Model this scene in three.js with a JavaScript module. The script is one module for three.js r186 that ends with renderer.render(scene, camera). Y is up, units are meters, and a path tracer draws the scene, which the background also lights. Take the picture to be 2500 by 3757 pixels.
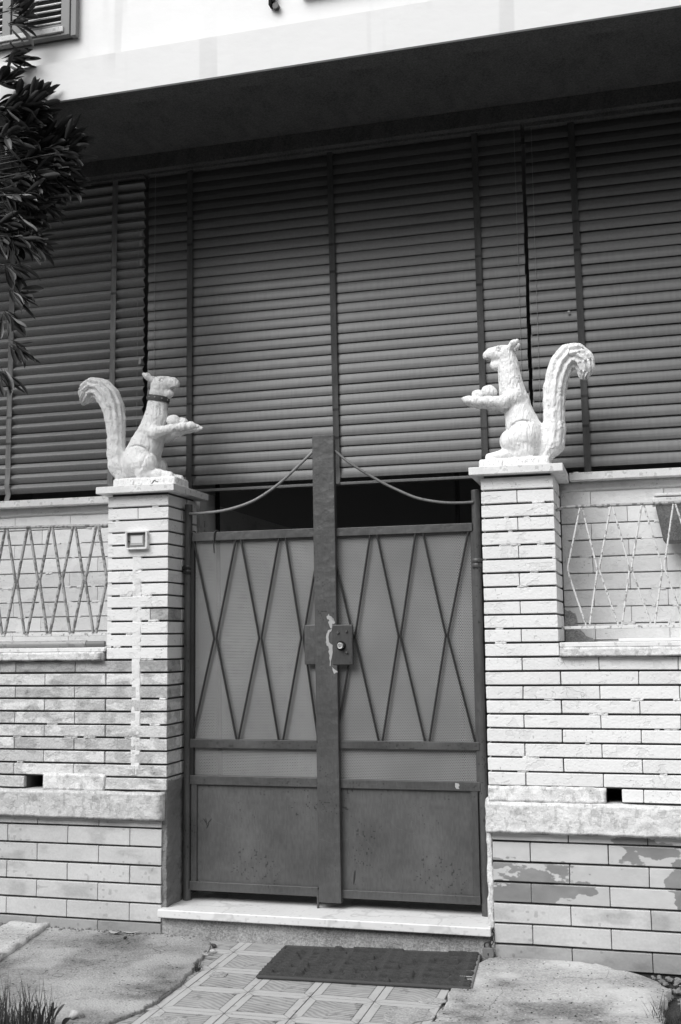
import * as THREE from 'three';
import { RoundedBoxGeometry } from 'three/addons/geometries/RoundedBoxGeometry.js';
import { MarchingCubes } from 'three/addons/objects/MarchingCubes.js';
import { mergeGeometries, mergeVertices, toCreasedNormals } from 'three/addons/utils/BufferGeometryUtils.js';

// ---------------------------------------------------------------- camera, sky, sun, exposure
const scene = new THREE.Scene();
const camera = new THREE.PerspectiveCamera(49.63, 681 / 1024, 0.05, 600);
camera.position.set(1.41, 1.23, 4.45);
camera.rotation.set(0.115115, 0.265457, -0.011969, 'YXZ');
camera.focus = 4.45;
camera.userData.fStop = 4;
scene.add(camera);
const renderer = new THREE.WebGLRenderer({ antialias: true });
renderer.setSize(681, 1024);
renderer.toneMapping = THREE.LinearToneMapping;
renderer.toneMappingExposure = 1.7;
renderer.shadowMap.enabled = true;

const SUN = new THREE.Vector3(-0.40, 0.80, 0.75).normalize();       // veiled sun, up and to the left behind the camera
{
  const W = 256, H = 128, d = new Float32Array(W * H * 4), v = new THREE.Vector3();
  for (let j = 0; j < H; j++) for (let i = 0; i < W; i++) {
    const up = ((j + 0.5) / H - 0.5) * Math.PI, round = ((i + 0.5) / W - 0.5) * 2 * Math.PI;
    v.set(Math.cos(round) * Math.cos(up), Math.sin(up), Math.sin(round) * Math.cos(up));
    const s = Math.max(0, v.dot(SUN)), e = Math.max(0, v.y);
    let L = 0.13 + 0.40 * e + 1.25 * Math.pow(s, 5);                  // overcast: brighter overhead and round the veiled sun
    L += 0.05 * Math.sin(v.x * 5 + 1) * Math.sin(v.z * 4 + v.y * 6);
    const o = (j * W + i) * 4; d[o] = d[o + 1] = d[o + 2] = L; d[o + 3] = 1;
  }
  const t = new THREE.DataTexture(d, W, H, THREE.RGBAFormat, THREE.FloatType);
  t.mapping = THREE.EquirectangularReflectionMapping; t.magFilter = t.minFilter = THREE.LinearFilter; t.needsUpdate = true;
  scene.background = t; scene.environment = t;
}
const sun = new THREE.DirectionalLight(0xffffff, 1.5);
sun.position.copy(SUN).multiplyScalar(12); sun.castShadow = true; sun.shadow.radius = 70;
Object.assign(sun.shadow.camera, { left: -5, right: 5, top: 5, bottom: -5, near: 0.5, far: 30 });
scene.add(sun);

// ---------------------------------------------------------------- random numbers and noise
let seed = 7;
const rnd = () => { seed = (seed + 0x6d2b79f5) | 0; let t = Math.imul(seed ^ (seed >>> 15), 1 | seed); t = (t + Math.imul(t ^ (t >>> 7), 61 | t)) ^ t; return ((t ^ (t >>> 14)) >>> 0) / 4294967296; };
const rr = (a, b) => a + (b - a) * rnd();
const PT = new Float32Array(4096); for (let i = 0; i < 4096; i++) PT[i] = rnd();
const lat = (x, y, s) => PT[(Math.imul(x, 374761) ^ Math.imul(y, 668265) ^ Math.imul(s + 1, 1274126177)) >>> 7 & 4095];
const q5 = (t) => t * t * t * (t * (t * 6 - 15) + 10);
function vn(u, v, px, py, s) {                                       // value noise that tiles after px, py cells
  const x = u * px, y = v * py, ix = Math.floor(x), iy = Math.floor(y), fx = q5(x - ix), fy = q5(y - iy);
  const m = (a, p) => ((a % p) + p) % p, x0 = m(ix, px), x1 = m(ix + 1, px), y0 = m(iy, py), y1 = m(iy + 1, py);
  const a = lat(x0, y0, s), b = lat(x1, y0, s), c = lat(x0, y1, s), d = lat(x1, y1, s);
  return a + (b - a) * fx + (c - a) * fy + (a - b - c + d) * fx * fy;
}
function fbm(u, v, px, py, oct, s = 0) { let t = 0, a = 0.5, n = 0; for (let i = 0; i < oct; i++) { t += a * vn(u, v, px, py, s + i * 13); n += a; a *= 0.5; px *= 2; py *= 2; } return t / n; }
const ss = (a, b, x) => { const t = Math.min(1, Math.max(0, (x - a) / (b - a))); return t * t * (3 - 2 * t); };
const mix = (a, b, t) => a + (b - a) * t;
const h3 = (x, y, z) => { const s = Math.sin(x * 127.1 + y * 311.7 + z * 74.7) * 43758.5453; return s - Math.floor(s); };
function n3(x, y, z) {
  const ix = Math.floor(x), iy = Math.floor(y), iz = Math.floor(z), fx = q5(x - ix), fy = q5(y - iy), fz = q5(z - iz);
  const L = (a, b, t) => a + (b - a) * t;
  return L(L(L(h3(ix, iy, iz), h3(ix + 1, iy, iz), fx), L(h3(ix, iy + 1, iz), h3(ix + 1, iy + 1, iz), fx), fy),
    L(L(h3(ix, iy, iz + 1), h3(ix + 1, iy, iz + 1), fx), L(h3(ix, iy + 1, iz + 1), h3(ix + 1, iy + 1, iz + 1), fx), fy), fz);
}

// ---------------------------------------------------------------- textures (all grey) and materials
function dtex(w, h, metresX, metresY, fn, srgb) {
  const d = new Uint8Array(w * h * 4);
  for (let j = 0; j < h; j++) for (let i = 0; i < w; i++) {
    let g = Math.min(1, Math.max(0, fn((i + 0.5) / w, (j + 0.5) / h)));
    if (srgb) g = g <= 0.0031308 ? g * 12.92 : 1.055 * Math.pow(g, 1 / 2.4) - 0.055;
    const o = (j * w + i) * 4; d[o] = d[o + 1] = d[o + 2] = g * 255; d[o + 3] = 255;
  }
  const t = new THREE.DataTexture(d, w, h, THREE.RGBAFormat);
  t.wrapS = t.wrapT = THREE.RepeatWrapping; t.magFilter = THREE.LinearFilter; t.minFilter = THREE.LinearMipmapLinearFilter;
  t.repeat.set(1 / metresX, 1 / metresY); if (srgb) t.colorSpace = THREE.SRGBColorSpace; t.needsUpdate = true; return t;
}
const col = (w, h, mx, my, fn) => dtex(w, h, mx, my, fn, true), bum = (w, h, mx, my, fn) => dtex(w, h, mx, my, fn, false);
const grey = (g) => new THREE.Color().setRGB(g, g, g);
function mat(name, o) { const m = new THREE.MeshStandardMaterial({ roughness: 0.85, ...o }); m.name = name; return m; }
function tints(m, list) { return list.map((g) => { const c = m.clone(); c.color = grey(g); return c; }); }

// old white wall paint: brush marks, flakes that came off, hair cracks
const crack = (u, v, p, s, w) => 1 - ss(0, w, Math.abs(fbm(u, v, p, p, 4, s) - 0.5));
const paintC = col(1024, 1024, 0.7, 0.7, (u, v) => {
  let g = 0.80 + 0.05 * (fbm(u, v, 9, 9, 5, 1) - 0.5) + 0.04 * (vn(u, v, 120, 200, 3) - 0.5);
  const fl = ss(0.66, 0.675, fbm(u, v, 14, 18, 5, 21)); g = mix(g, 0.56 + 0.1 * vn(u, v, 60, 60, 5), fl * 0.3);
  g -= 0.28 * crack(u, v, 9, 33, 0.006) * ss(0.5, 0.62, fbm(u, v, 5, 5, 3, 44));
  g -= 0.25 * ss(0.9, 0.94, vn(u, v, 90, 90, 51)) * ss(0.6, 0.75, vn(u, v, 9, 9, 52));
  return g;
});
const paintB = bum(1024, 1024, 0.7, 0.7, (u, v) => 0.5 + 0.5 * (fbm(u, v, 10, 14, 6, 2) - 0.5) + 0.25 * (vn(u, v, 90, 110, 9) - 0.5) - 0.3 * ss(0.66, 0.675, fbm(u, v, 14, 18, 5, 21)) - 0.25 * crack(u, v, 9, 33, 0.008));
const M = {};
M.paint = tints(mat('white_wall_paint', { map: paintC, bumpMap: paintB, bumpScale: 0.0028, roughness: 0.8 }), [0.97, 0.93, 0.9, 0.955]);
// grimy bricks under the left recess: paint half worn away
const grimC = col(1024, 1024, 0.8, 0.8, (u, v) => {
  const worn = ss(0.44, 0.6, fbm(u, v, 13, 26, 6, 61)); let g = mix(0.64, 0.47, worn) + 0.12 * (fbm(u, v, 40, 60, 3, 62) - 0.5) + 0.14 * (vn(u, v, 170, 190, 63) - 0.5);
  return g - 0.12 * ss(0.6, 0.75, fbm(u, v, 5, 22, 4, 64));
});
M.grim = tints(mat('worn_wall_paint', { map: grimC, bumpMap: paintB, bumpScale: 0.004, roughness: 0.9 }), [0.92, 0.8, 1.08, 1.0]);
M.grimDark = tints(M.grim[0], [0.6, 0.68]);  // darker tint for the courses right under the sill
const baseC = col(1024, 1024, 0.9, 0.9, (u, v) => 0.52 + 0.14 * (fbm(u, v, 4, 7, 5, 71) - 0.5) + 0.05 * (vn(u, v, 150, 150, 72) - 0.5) - 0.12 * ss(0.52, 0.8, fbm(u, v, 7, 16, 6, 73)) - 0.12 * ss(0.84, 0.9, vn(u, v, 60, 60, 74)) * ss(0.5, 0.6, vn(u, v, 7, 7, 75)));
const baseB = bum(512, 512, 0.45, 0.45, (u, v) => fbm(u, v, 8, 12, 5, 76));
M.base = tints(mat('base_brick', { map: baseC, bumpMap: baseB, bumpScale: 0.0018, roughness: 0.85 }), [1, 0.93, 1.06, 0.97]);
M.baseLow = tints(M.base[0], [0.62, 0.54]);
const peelC = col(1024, 1024, 0.95, 0.95, (u, v) => {                 // paint coming off in large sheets
  const m = fbm(u, v, 5, 9, 6, 81), bare = ss(0.508, 0.53, m + 0.05 * (fbm(u, v, 60, 60, 3, 85) - 0.5));
  return mix(0.50 + 0.06 * (fbm(u, v, 30, 30, 3, 82) - 0.5), 0.23 + 0.1 * (fbm(u, v, 12, 20, 4, 83) - 0.5), bare);
});
M.peel = tints(mat('peeling_base_brick', { map: peelC, bumpMap: baseB, bumpScale: 0.002 }), [1, 0.95, 1.05]);
const plasC = col(1024, 1024, 0.7, 0.7, (u, v) => {
  let g = 0.50 + 0.2 * (fbm(u, v, 9, 13, 6, 91) - 0.5); g = mix(g, 0.60, 0.75 * ss(0.48, 0.6, fbm(u, v, 34, 44, 5, 92))); g -= 0.16 * crack(u, v, 12, 93, 0.008); g -= 0.12 * ss(0.6, 0.66, fbm(u, v, 30, 20, 5, 96)); return g + 0.1 * (vn(u, v, 160, 160, 94) - 0.5);
});
const plasB = bum(1024, 1024, 0.5, 0.5, (u, v) => fbm(u, v, 10, 14, 6, 95) * 0.8 + 0.16 * ss(0.5, 0.58, fbm(u, v, 34, 44, 5, 92)));
M.plaster = mat('rough_plaster', { map: plasC, bumpMap: plasB, bumpScale: 0.0045, roughness: 0.95 });
M.plasterWhite = mat('rough_white_plaster', { map: plasC, bumpMap: plasB, bumpScale: 0.004, roughness: 0.95, color: grey(1.25) });
M.mortar = mat('dark_mortar', { map: baseC, bumpMap: plasB, bumpScale: 0.004, color: grey(0.2), roughness: 1 });
M.nicheMortar = mat('painted_mortar', { map: paintC, bumpMap: plasB, bumpScale: 0.004, color: grey(0.6), roughness: 0.95 });
M.niche = tints(mat('grey_wall_paint', { map: paintC, bumpMap: plasB, bumpScale: 0.003 }), [0.86, 0.8, 0.9]);
M.cement = mat('grey_cement', { map: baseC, bumpMap: plasB, bumpScale: 0.008, color: grey(0.38), roughness: 0.95 });
const riserC = col(512, 512, 0.5, 0.5, (u, v) => 0.30 + 0.16 * (fbm(u, v, 10, 5, 5, 101) - 0.5) + 0.2 * (vn(u, v, 110, 130, 102) - 0.5));
M.riser = mat('gritty_plaster', { map: riserC, bumpMap: plasB, bumpScale: 0.006, roughness: 1 });
const wallC = col(512, 512, 2.2, 2.2, (u, v) => 0.84 + 0.03 * (fbm(u, v, 6, 4, 5, 111) - 0.5) - 0.10 * ss(0.6, 0.85, vn(u, v, 70, 2, 112)) * ss(0.4, 0.8, vn(u, v, 9, 5, 113)));
M.house = mat('white_render', { map: wallC, bumpMap: baseB, bumpScale: 0.001, roughness: 0.9 });
M.fascia = mat('off_white_render', { map: wallC, bumpMap: baseB, bumpScale: 0.001, roughness: 0.9, color: grey(0.9) });
M.soffit = mat('shade_toned_soffit', { map: riserC, color: grey(0.32), roughness: 1 });  // shade under the overhang is put into this dark colour
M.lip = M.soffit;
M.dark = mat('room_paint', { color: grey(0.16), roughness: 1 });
const stoneC = col(512, 512, 0.4, 0.4, (u, v) => 0.60 + 0.14 * (fbm(u, v, 9, 9, 5, 121) - 0.5) - 0.16 * ss(0.62, 0.7, fbm(u, v, 20, 20, 4, 122)) + 0.06 * (vn(u, v, 120, 120, 123) - 0.5));
M.cap = mat('cap_stone', { map: stoneC, bumpMap: baseB, bumpScale: 0.0015, color: grey(1.22), roughness: 0.75 });
M.coping = mat('coping_stone', { map: stoneC, bumpMap: baseB, bumpScale: 0.002, color: grey(1.06), roughness: 0.8 });
const marbC = col(512, 512, 0.9, 0.9, (u, v) => 0.70 - 0.14 * crack(u, v, 4, 131, 0.03) + 0.12 * (fbm(u, v, 5, 3, 5, 132) - 0.5) - 0.1 * ss(0.8, 0.9, vn(u, v, 80, 80, 133)));
M.marble = mat('worn_marble', { map: marbC, roughness: 0.45 });
// metal paint: dull, speckled with rust, scratched
const metC = col(1024, 1024, 0.8, 0.8, (u, v) => {
  let g = 0.086 + 0.06 * (fbm(u, v, 6, 6, 6, 141) - 0.5); g += 0.02 * (vn(u, v, 150, 40, 142) - 0.5);
  g *= 1 - 0.6 * ss(0.83, 0.89, vn(u, v, 110, 110, 143)) * ss(0.45, 0.62, fbm(u, v, 6, 6, 3, 144));
  g += 0.06 * (1 - ss(0, 0.004, Math.abs(fbm(u + v * 0.6, v, 6, 3, 3, 145) - 0.5))) * vn(u, v, 9, 9, 146); return g;
});
const metB = bum(512, 512, 0.3, 0.3, (u, v) => fbm(u, v, 9, 9, 6, 147));
M.metal = mat('old_gate_paint', { map: metC, color: grey(0.78), bumpMap: metB, bumpScale: 0.003, roughness: 0.45, metalness: 0.0 });
M.panel = mat('steel_panel_paint', { map: metC, bumpMap: metB, bumpScale: 0.0018, roughness: 0.42 });
M.rod = mat('black_rod_paint', { map: metC, bumpMap: metB, bumpScale: 0.0008, color: grey(0.26), roughness: 0.45 });
M.pipe = mat('pipe_paint', { map: metC, bumpMap: metB, bumpScale: 0.001, color: grey(0.85), roughness: 0.42 });
M.bare = mat('bare_primer', { color: grey(0.62), map: stoneC, roughness: 0.7 });
M.brass = mat('lock_brass', { color: grey(0.62), roughness: 0.35, metalness: 0.7 });
M.black = mat('black_void', { color: grey(0.006), roughness: 1 });
const RX = 0.0074, RY = RX * Math.sqrt(3), holes = (u, v) => { const x = u * RX, y = v * RY, r = 0.0024; for (const [a, b] of [[0, 0], [RX, 0], [0, RY], [RX, RY], [RX / 2, RY / 2]]) if (Math.hypot(x - a, y - b) < r) return 0; return 1; };
const holeA = bum(96, 168, RX, RY, holes);
const sheetC = col(512, 512, 0.9, 0.9, (u, v) => 0.29 + 0.12 * (fbm(u, v, 4, 4, 5, 151) - 0.5));
M.sheet = mat('perforated_sheet', { map: sheetC, alphaMap: holeA, alphaTest: 0.5, side: THREE.DoubleSide, roughness: 0.6 });
// blinds
const slatC = col(512, 512, 1.3, 0.4, (u, v) => 0.118 + 0.03 * (fbm(u, v, 5, 9, 5, 161) - 0.5) + 0.02 * (vn(u, v, 160, 8, 162) - 0.5));
M.slat = tints(mat('blind_enamel', { map: slatC, bumpMap: baseB, bumpScale: 0.0003, roughness: 0.38 }), [1, 0.93, 1.07]);
const tapeC = col(256, 512, 0.06, 0.8, (u, v) => 0.07 + 0.05 * (fbm(u, v, 4, 12, 4, 171) - 0.5) + 0.02 * (vn(u, v, 40, 400, 172) - 0.5) - 0.04 * ss(0.85, 0.9, vn(u, v, 1, 30, 173)));
M.tape = tints(mat('woven_tape', { map: tapeC, roughness: 0.95 }), [1, 2.6, 0.8]);
M.cord = mat('pale_cord', { color: grey(0.3), roughness: 0.9 });
// statue
const statC = col(1024, 1024, 0.35, 0.35, (u, v) => {
  let g = 0.82 + 0.08 * (fbm(u, v, 8, 8, 5, 181) - 0.5); g -= 0.3 * ss(0.9, 0.95, vn(u, v, 110, 100, 182)) * ss(0.5, 0.65, vn(u, v, 9, 9, 183));
  return g - 0.22 * ss(0.63, 0.7, fbm(u, v, 26, 30, 4, 184)) * ss(0.45, 0.65, fbm(u, v, 4, 4, 3, 186));
});
const statB = bum(1024, 1024, 0.35, 0.35, (u, v) => 0.8 * fbm(u, v, 44, 16, 5, 185) - 0.5 * ss(0.9, 0.95, vn(u, v, 110, 100, 182)));
M.statue = mat('white_painted_cement', { map: statC, bumpMap: statB, bumpScale: 0.007, roughness: 0.75 });
M.leather = mat('grey_collar', { color: grey(0.07), roughness: 0.6 });
// ground
const concC = col(1024, 1024, 1.1, 1.1, (u, v) => {
  let g = 0.25 + 0.24 * (fbm(u, v, 4, 5, 5, 191) - 0.5) + 0.08 * (vn(u, v, 150, 170, 192) - 0.5) + 0.08 * (vn(u, v, 300, 310, 193) - 0.5);
  g = mix(g, 0.38, 0.6 * ss(0.5, 0.75, fbm(u, v, 5, 6, 4, 194))); g -= 0.16 * crack(u, v, 3, 206, 0.004); return g + 0.12 * ss(0.93, 0.96, vn(u, v, 130, 130, 195)) - 0.2 * ss(0.9, 0.95, vn(u, v, 110, 110, 196)) - 0.09 * ss(0.52, 0.66, fbm(u, v, 3, 4, 6, 200));
});
const concB = bum(1024, 1024, 1.1, 1.1, (u, v) => 0.5 * fbm(u, v, 30, 30, 5, 197) + 0.3 * vn(u, v, 210, 210, 198) + 0.3 * fbm(u, v, 4, 4, 3, 199));
M.conc = mat('gritty_concrete', { map: concC, bumpMap: concB, bumpScale: 0.006, roughness: 0.95 });
M.concPale = mat('smooth_concrete', { map: concC, bumpMap: concB, bumpScale: 0.003, roughness: 0.9, color: grey(1.5) });
M.soil = mat('dark_soil', { map: concC, bumpMap: concB, bumpScale: 0.02, color: grey(0.2), roughness: 1 });
M.asphalt = mat('asphalt', { map: concC, bumpMap: concB, bumpScale: 0.008, color: grey(0.22), roughness: 0.95 });
M.matFibre = mat('dark_mat_fibre', { color: grey(0.035), roughness: 1 });
M.matEdge = mat('mat_border', { color: grey(0.05), roughness: 0.9 });
M.leaf = tints(mat('dark_glossy_leaf', { roughness: 0.45, side: THREE.DoubleSide, map: col(256, 256, 1, 1, (u, v) => 0.042 + 0.03 * (1 - ss(0, 0.05, Math.abs(u - 0.5))) + 0.02 * (fbm(u, v, 6, 8, 4, 201) - 0.5)) }), [1, 0.7, 1.35, 0.5]);
M.leafPale = mat('pale_new_leaf', { color: grey(0.34), roughness: 0.5, side: THREE.DoubleSide });
M.bark = mat('bark', { color: grey(0.06), bumpMap: plasB, bumpScale: 0.006, roughness: 1 });
M.grass = mat('dark_grass', { color: grey(0.04), roughness: 0.7, side: THREE.DoubleSide });
M.dry = mat('dry_leaf_litter', { color: grey(0.32), roughness: 0.8, side: THREE.DoubleSide });
M.white = mat('white_scrap', { color: grey(0.78), roughness: 0.7 });
M.wood = mat('weathered_planter', { map: riserC, bumpMap: plasB, bumpScale: 0.003, color: grey(0.42), roughness: 0.8 });
M.plastic = mat('grey_plastic', { color: grey(0.5), map: stoneC, roughness: 0.5 });
M.shutter = mat('shutter_paint', { color: grey(0.2), roughness: 0.6 });

// ---------------------------------------------------------------- helpers
const used = new Map();
function numbered(n) { const k = used.get(n) || 0; used.set(n, k + 1); return k ? `${n}_${String(k).padStart(3, '0')}` : n; }
function shade(o) { o.castShadow = o.receiveShadow = true; return o; }
function thing(name, label, category, pos = [0, 0, 0], group) {
  const o = new THREE.Group(); o.name = numbered(name); o.position.set(...pos); o.userData = { label, category }; if (group) o.userData.group = group; scene.add(o); return o;
}
function part(parent, name, geo, m, label) {                       // geometry in world metres; the parent thing may stand anywhere
  const p = new THREE.Vector3(); let q = parent; while (q && q !== scene) { p.add(q.position); q = q.parent; }
  const g = geo.clone(); g.translate(-p.x, -p.y, -p.z);
  const o = shade(new THREE.Mesh(g, m)); o.name = name; if (label) o.userData.label = label; parent.add(o); return o;
}
function struct(name, geo, m, label) { const o = shade(new THREE.Mesh(geo, m)); o.name = numbered(name); o.userData = { kind: 'structure' }; if (label) o.userData.label = label; scene.add(o); return o; }
function single(name, geo, m, label, category, group) {
  geo.computeBoundingBox(); const b = geo.boundingBox, c = new THREE.Vector3((b.min.x + b.max.x) / 2, b.min.y, (b.min.z + b.max.z) / 2);
  geo.translate(-c.x, -c.y, -c.z); const o = shade(new THREE.Mesh(geo, m)); o.position.copy(c); o.name = numbered(name); o.userData = { label, category }; if (group) o.userData.group = group; scene.add(o); return o;
}
function metreUV(g, ox = 0, oy = 0) {                               // uv in metres across the face, whatever way it points
  const n = g.index ? g.toNonIndexed() : g; if (!n.attributes.normal) n.computeVertexNormals();
  const p = n.attributes.position, nm = n.attributes.normal, uv = new Float32Array(p.count * 2);
  for (let i = 0; i < p.count; i += 3) {
    let ax = 0, ay = 0, az = 0; for (let k = 0; k < 3; k++) { ax += nm.getX(i + k); ay += nm.getY(i + k); az += nm.getZ(i + k); }
    ax = Math.abs(ax); ay = Math.abs(ay); az = Math.abs(az);
    for (let k = 0; k < 3; k++) {
      const x = p.getX(i + k), y = p.getY(i + k), z = p.getZ(i + k), o = (i + k) * 2;
      if (az >= ax && az >= ay) { uv[o] = x; uv[o + 1] = y; } else if (ax >= ay) { uv[o] = z + 0.37; uv[o + 1] = y; } else { uv[o] = x; uv[o + 1] = z + 0.21; }
      uv[o] += ox; uv[o + 1] += oy;
    }
  }
  n.setAttribute('uv', new THREE.BufferAttribute(uv, 2)); return n;
}
const slab = (x0, x1, y0, y1, z0, z1) => metreUV(new THREE.BoxGeometry(x1 - x0, y1 - y0, z1 - z0).translate((x0 + x1) / 2, (y0 + y1) / 2, (z0 + z1) / 2));
const soft = (x0, x1, y0, y1, z0, z1, r = 0.003, s = 2) => metreUV(new RoundedBoxGeometry(x1 - x0, y1 - y0, z1 - z0, s, r).translate((x0 + x1) / 2, (y0 + y1) / 2, (z0 + z1) / 2));
function jitter(g, amp, scale) {                                    // the same shift for every copy of a vertex, so that no seam opens
  const p = g.attributes.position;
  for (let i = 0; i < p.count; i++) { const x = p.getX(i), y = p.getY(i), z = p.getZ(i); p.setXYZ(i, x + amp * (n3(x * scale, y * scale, z * scale) - 0.5) * 2, y + amp * (n3(x * scale + 9, y * scale + 5, z * scale) - 0.5) * 2, z + amp * (n3(x * scale, y * scale + 17, z * scale + 3) - 0.5) * 2); }
  return g;
}
function rough(x0, x1, y0, y1, z0, z1, nx, ny, nz, amp, scale) {     // a lump of plaster: a box of many faces, pushed about
  let g = new THREE.BoxGeometry(x1 - x0, y1 - y0, z1 - z0, nx, ny, nz).translate((x0 + x1) / 2, (y0 + y1) / 2, (z0 + z1) / 2);
  g.deleteAttribute('normal'); g.deleteAttribute('uv'); g = mergeVertices(g, 1e-5); jitter(g, amp, scale); g.computeVertexNormals(); return metreUV(g);
}
function tube(points, r, seg = 24, rad = 8, tension = 0.5) {
  const c = new THREE.CatmullRomCurve3(points.map((p) => new THREE.Vector3(...p)), false, 'catmullrom', tension); return metreUV(new THREE.TubeGeometry(c, seg, r, rad));
}
function bar(a, b, r, rad = 8) { const A = new THREE.Vector3(...a), B = new THREE.Vector3(...b), l = A.distanceTo(B); const g = new THREE.CylinderGeometry(r, r, l, rad); g.applyQuaternion(new THREE.Quaternion().setFromUnitVectors(new THREE.Vector3(0, 1, 0), B.clone().sub(A).normalize())); g.translate((A.x + B.x) / 2, (A.y + B.y) / 2, (A.z + B.z) / 2); return metreUV(g); }
const join = (list) => mergeGeometries(list.map((g) => { const n = g.index ? g.toNonIndexed() : g; for (const k of Object.keys(n.attributes)) if (!['position', 'normal', 'uv'].includes(k)) n.deleteAttribute(k); return n; }));
const pick = (list) => list[Math.floor(rnd() * list.length)];
function brick(x0, x1, y0, y1, z0, z1) { const r = rr(0.002, 0.0034); return metreUV(jitter(new RoundedBoxGeometry(x1 - x0, y1 - y0, z1 - z0, 1, r).translate((x0 + x1) / 2, (y0 + y1) / 2, (z0 + z1) / 2), 0.0011, 34)); }

// ---------------------------------------------------------------- house behind the wall
const TOP = 1.8792, PITCH = 0.0557, JOINT = 0.008;                  // brick courses count down from under the pillar caps
{
  const h = thing('house', 'white rendered house above the gate with a shuttered window and a deep soffit darkened for shade', 'house', [0, 0, -0.2]);
  part(h, 'upper_wall', slab(-3.2, 3.6, 3.74, 6.4, -0.5, 0.31), M.house);
  part(h, 'fascia', slab(-3.25, 3.65, 3.567, 3.746, 0.346, 0.36), M.fascia);
  part(h, 'fascia_beam', slab(-3.24, 3.64, 3.570, 3.738, 0.242, 0.345), M.lip);  // underside split off dark: shade below the fascia put into its colour
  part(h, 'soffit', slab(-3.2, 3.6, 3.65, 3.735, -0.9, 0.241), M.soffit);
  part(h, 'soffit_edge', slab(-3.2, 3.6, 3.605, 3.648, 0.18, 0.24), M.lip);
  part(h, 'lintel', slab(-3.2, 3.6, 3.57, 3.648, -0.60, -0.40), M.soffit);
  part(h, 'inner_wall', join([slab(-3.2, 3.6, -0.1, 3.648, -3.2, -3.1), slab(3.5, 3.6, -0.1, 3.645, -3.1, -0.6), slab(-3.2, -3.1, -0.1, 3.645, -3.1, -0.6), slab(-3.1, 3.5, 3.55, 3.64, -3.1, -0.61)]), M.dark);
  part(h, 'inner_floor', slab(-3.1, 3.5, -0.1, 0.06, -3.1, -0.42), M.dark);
  part(h, 'passage_wall', slab(-0.72, -0.605, 0.06, 1.94, -0.66, -0.415), mat('passage_paint', { map: baseC, bumpMap: plasB, bumpScale: 0.003, color: grey(0.85) }), 'pale wall of the passage behind the left pillar');
  part(h, 'passage_wall', slab(-0.72, -0.615, 0.06, 1.90, -2.4, -0.662), mat('passage_paint', { map: baseC, bumpMap: plasB, bumpScale: 0.003, color: grey(0.85) }));
  { const c = document.createElement('canvas'); c.width = 512; c.height = 128; const k = c.getContext('2d'); k.fillStyle = '#b9b9b9'; k.fillRect(0, 0, 512, 128); k.fillStyle = '#2c2c2c'; k.font = 'bold 84px monospace'; k.fillText('CS NOI', 100, 92);
    const t = new THREE.CanvasTexture(c); t.colorSpace = THREE.SRGBColorSpace; const g = new THREE.PlaneGeometry(0.11, 0.03).rotateZ(Math.PI / 2).rotateY(Math.PI / 2).translate(-0.6046, 1.775, -0.475); part(h, 'stencil', g, mat('stencilled_paint', { map: t, color: grey(0.85) }), 'faint stencilled letters running up the passage wall'); }
  part(h, 'downpipe', bar([-0.585, 0.06, -0.65], [-0.592, 2.3, -0.60], 0.011), M.black);
  part(h, 'inner_pole', bar([0.55, 0.06, -0.9], [0.55, 2.3, -0.9], 0.012), M.rod);
  // window at the top left: two leaves of louvred shutter, sill below
  part(h, 'window_backing', slab(-1.4831, -0.884, 3.8698, 4.9, 0.312, 0.316), M.dark);  // flat dark sheet painted in for the shade between the louvres
  part(h, 'window_frame', soft(-0.9064, -0.8791, 3.8698, 4.9, 0.3165, 0.342, 0.003), M.shutter);
  for (const [a, b] of [[-1.1928, -0.9084], [-1.4831, -1.2006]]) {
    const y0 = 3.8747, s = part(h, 'shutter', join([soft(a, a + 0.05, y0, 4.9, 0.317, 0.348), soft(b - 0.042, b, y0, 4.9, 0.317, 0.348), soft(a + 0.05, b - 0.042, y0, y0 + 0.058, 0.317, 0.346)]), M.shutter);
    for (let y = y0 + 0.073; y < 4.6; y += 0.0297) { const g = new RoundedBoxGeometry(b - a - 0.094, 0.006, 0.03, 1, 0.002); g.rotateX(0.7); g.translate((a + b) / 2 + 0.004, y, 0.3345); part(s, 'slat', metreUV(g), M.coping); }
  }
  part(h, 'window_sill', jitter(soft(-1.5721, -0.9351, 3.8885, 3.9149, 0.2300, 0.3560, 0.003), 0.001, 30), M.coping);
  part(h, 'window_sill', jitter(soft(0.1468, 1.1964, 3.8803, 3.9051, 0.2300, 0.3500, 0.003), 0.001, 30), M.coping, 'stone sill over the middle of the gate');
  const hk = part(h, 'shutter_hook', join([soft(0.0092, 0.0209, 3.8552, 3.9185, 0.312, 0.345, 0.002), soft(0.0229, 0.0326, 3.8698, 3.9477, 0.32, 0.34, 0.002)]), M.black);
  part(hk, 'hook_disc', metreUV(new THREE.CylinderGeometry(0.014, 0.014, 0.02, 20).rotateX(Math.PI / 2).translate(0.0365, 3.8552, 0.325)), M.rod);
}

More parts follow.
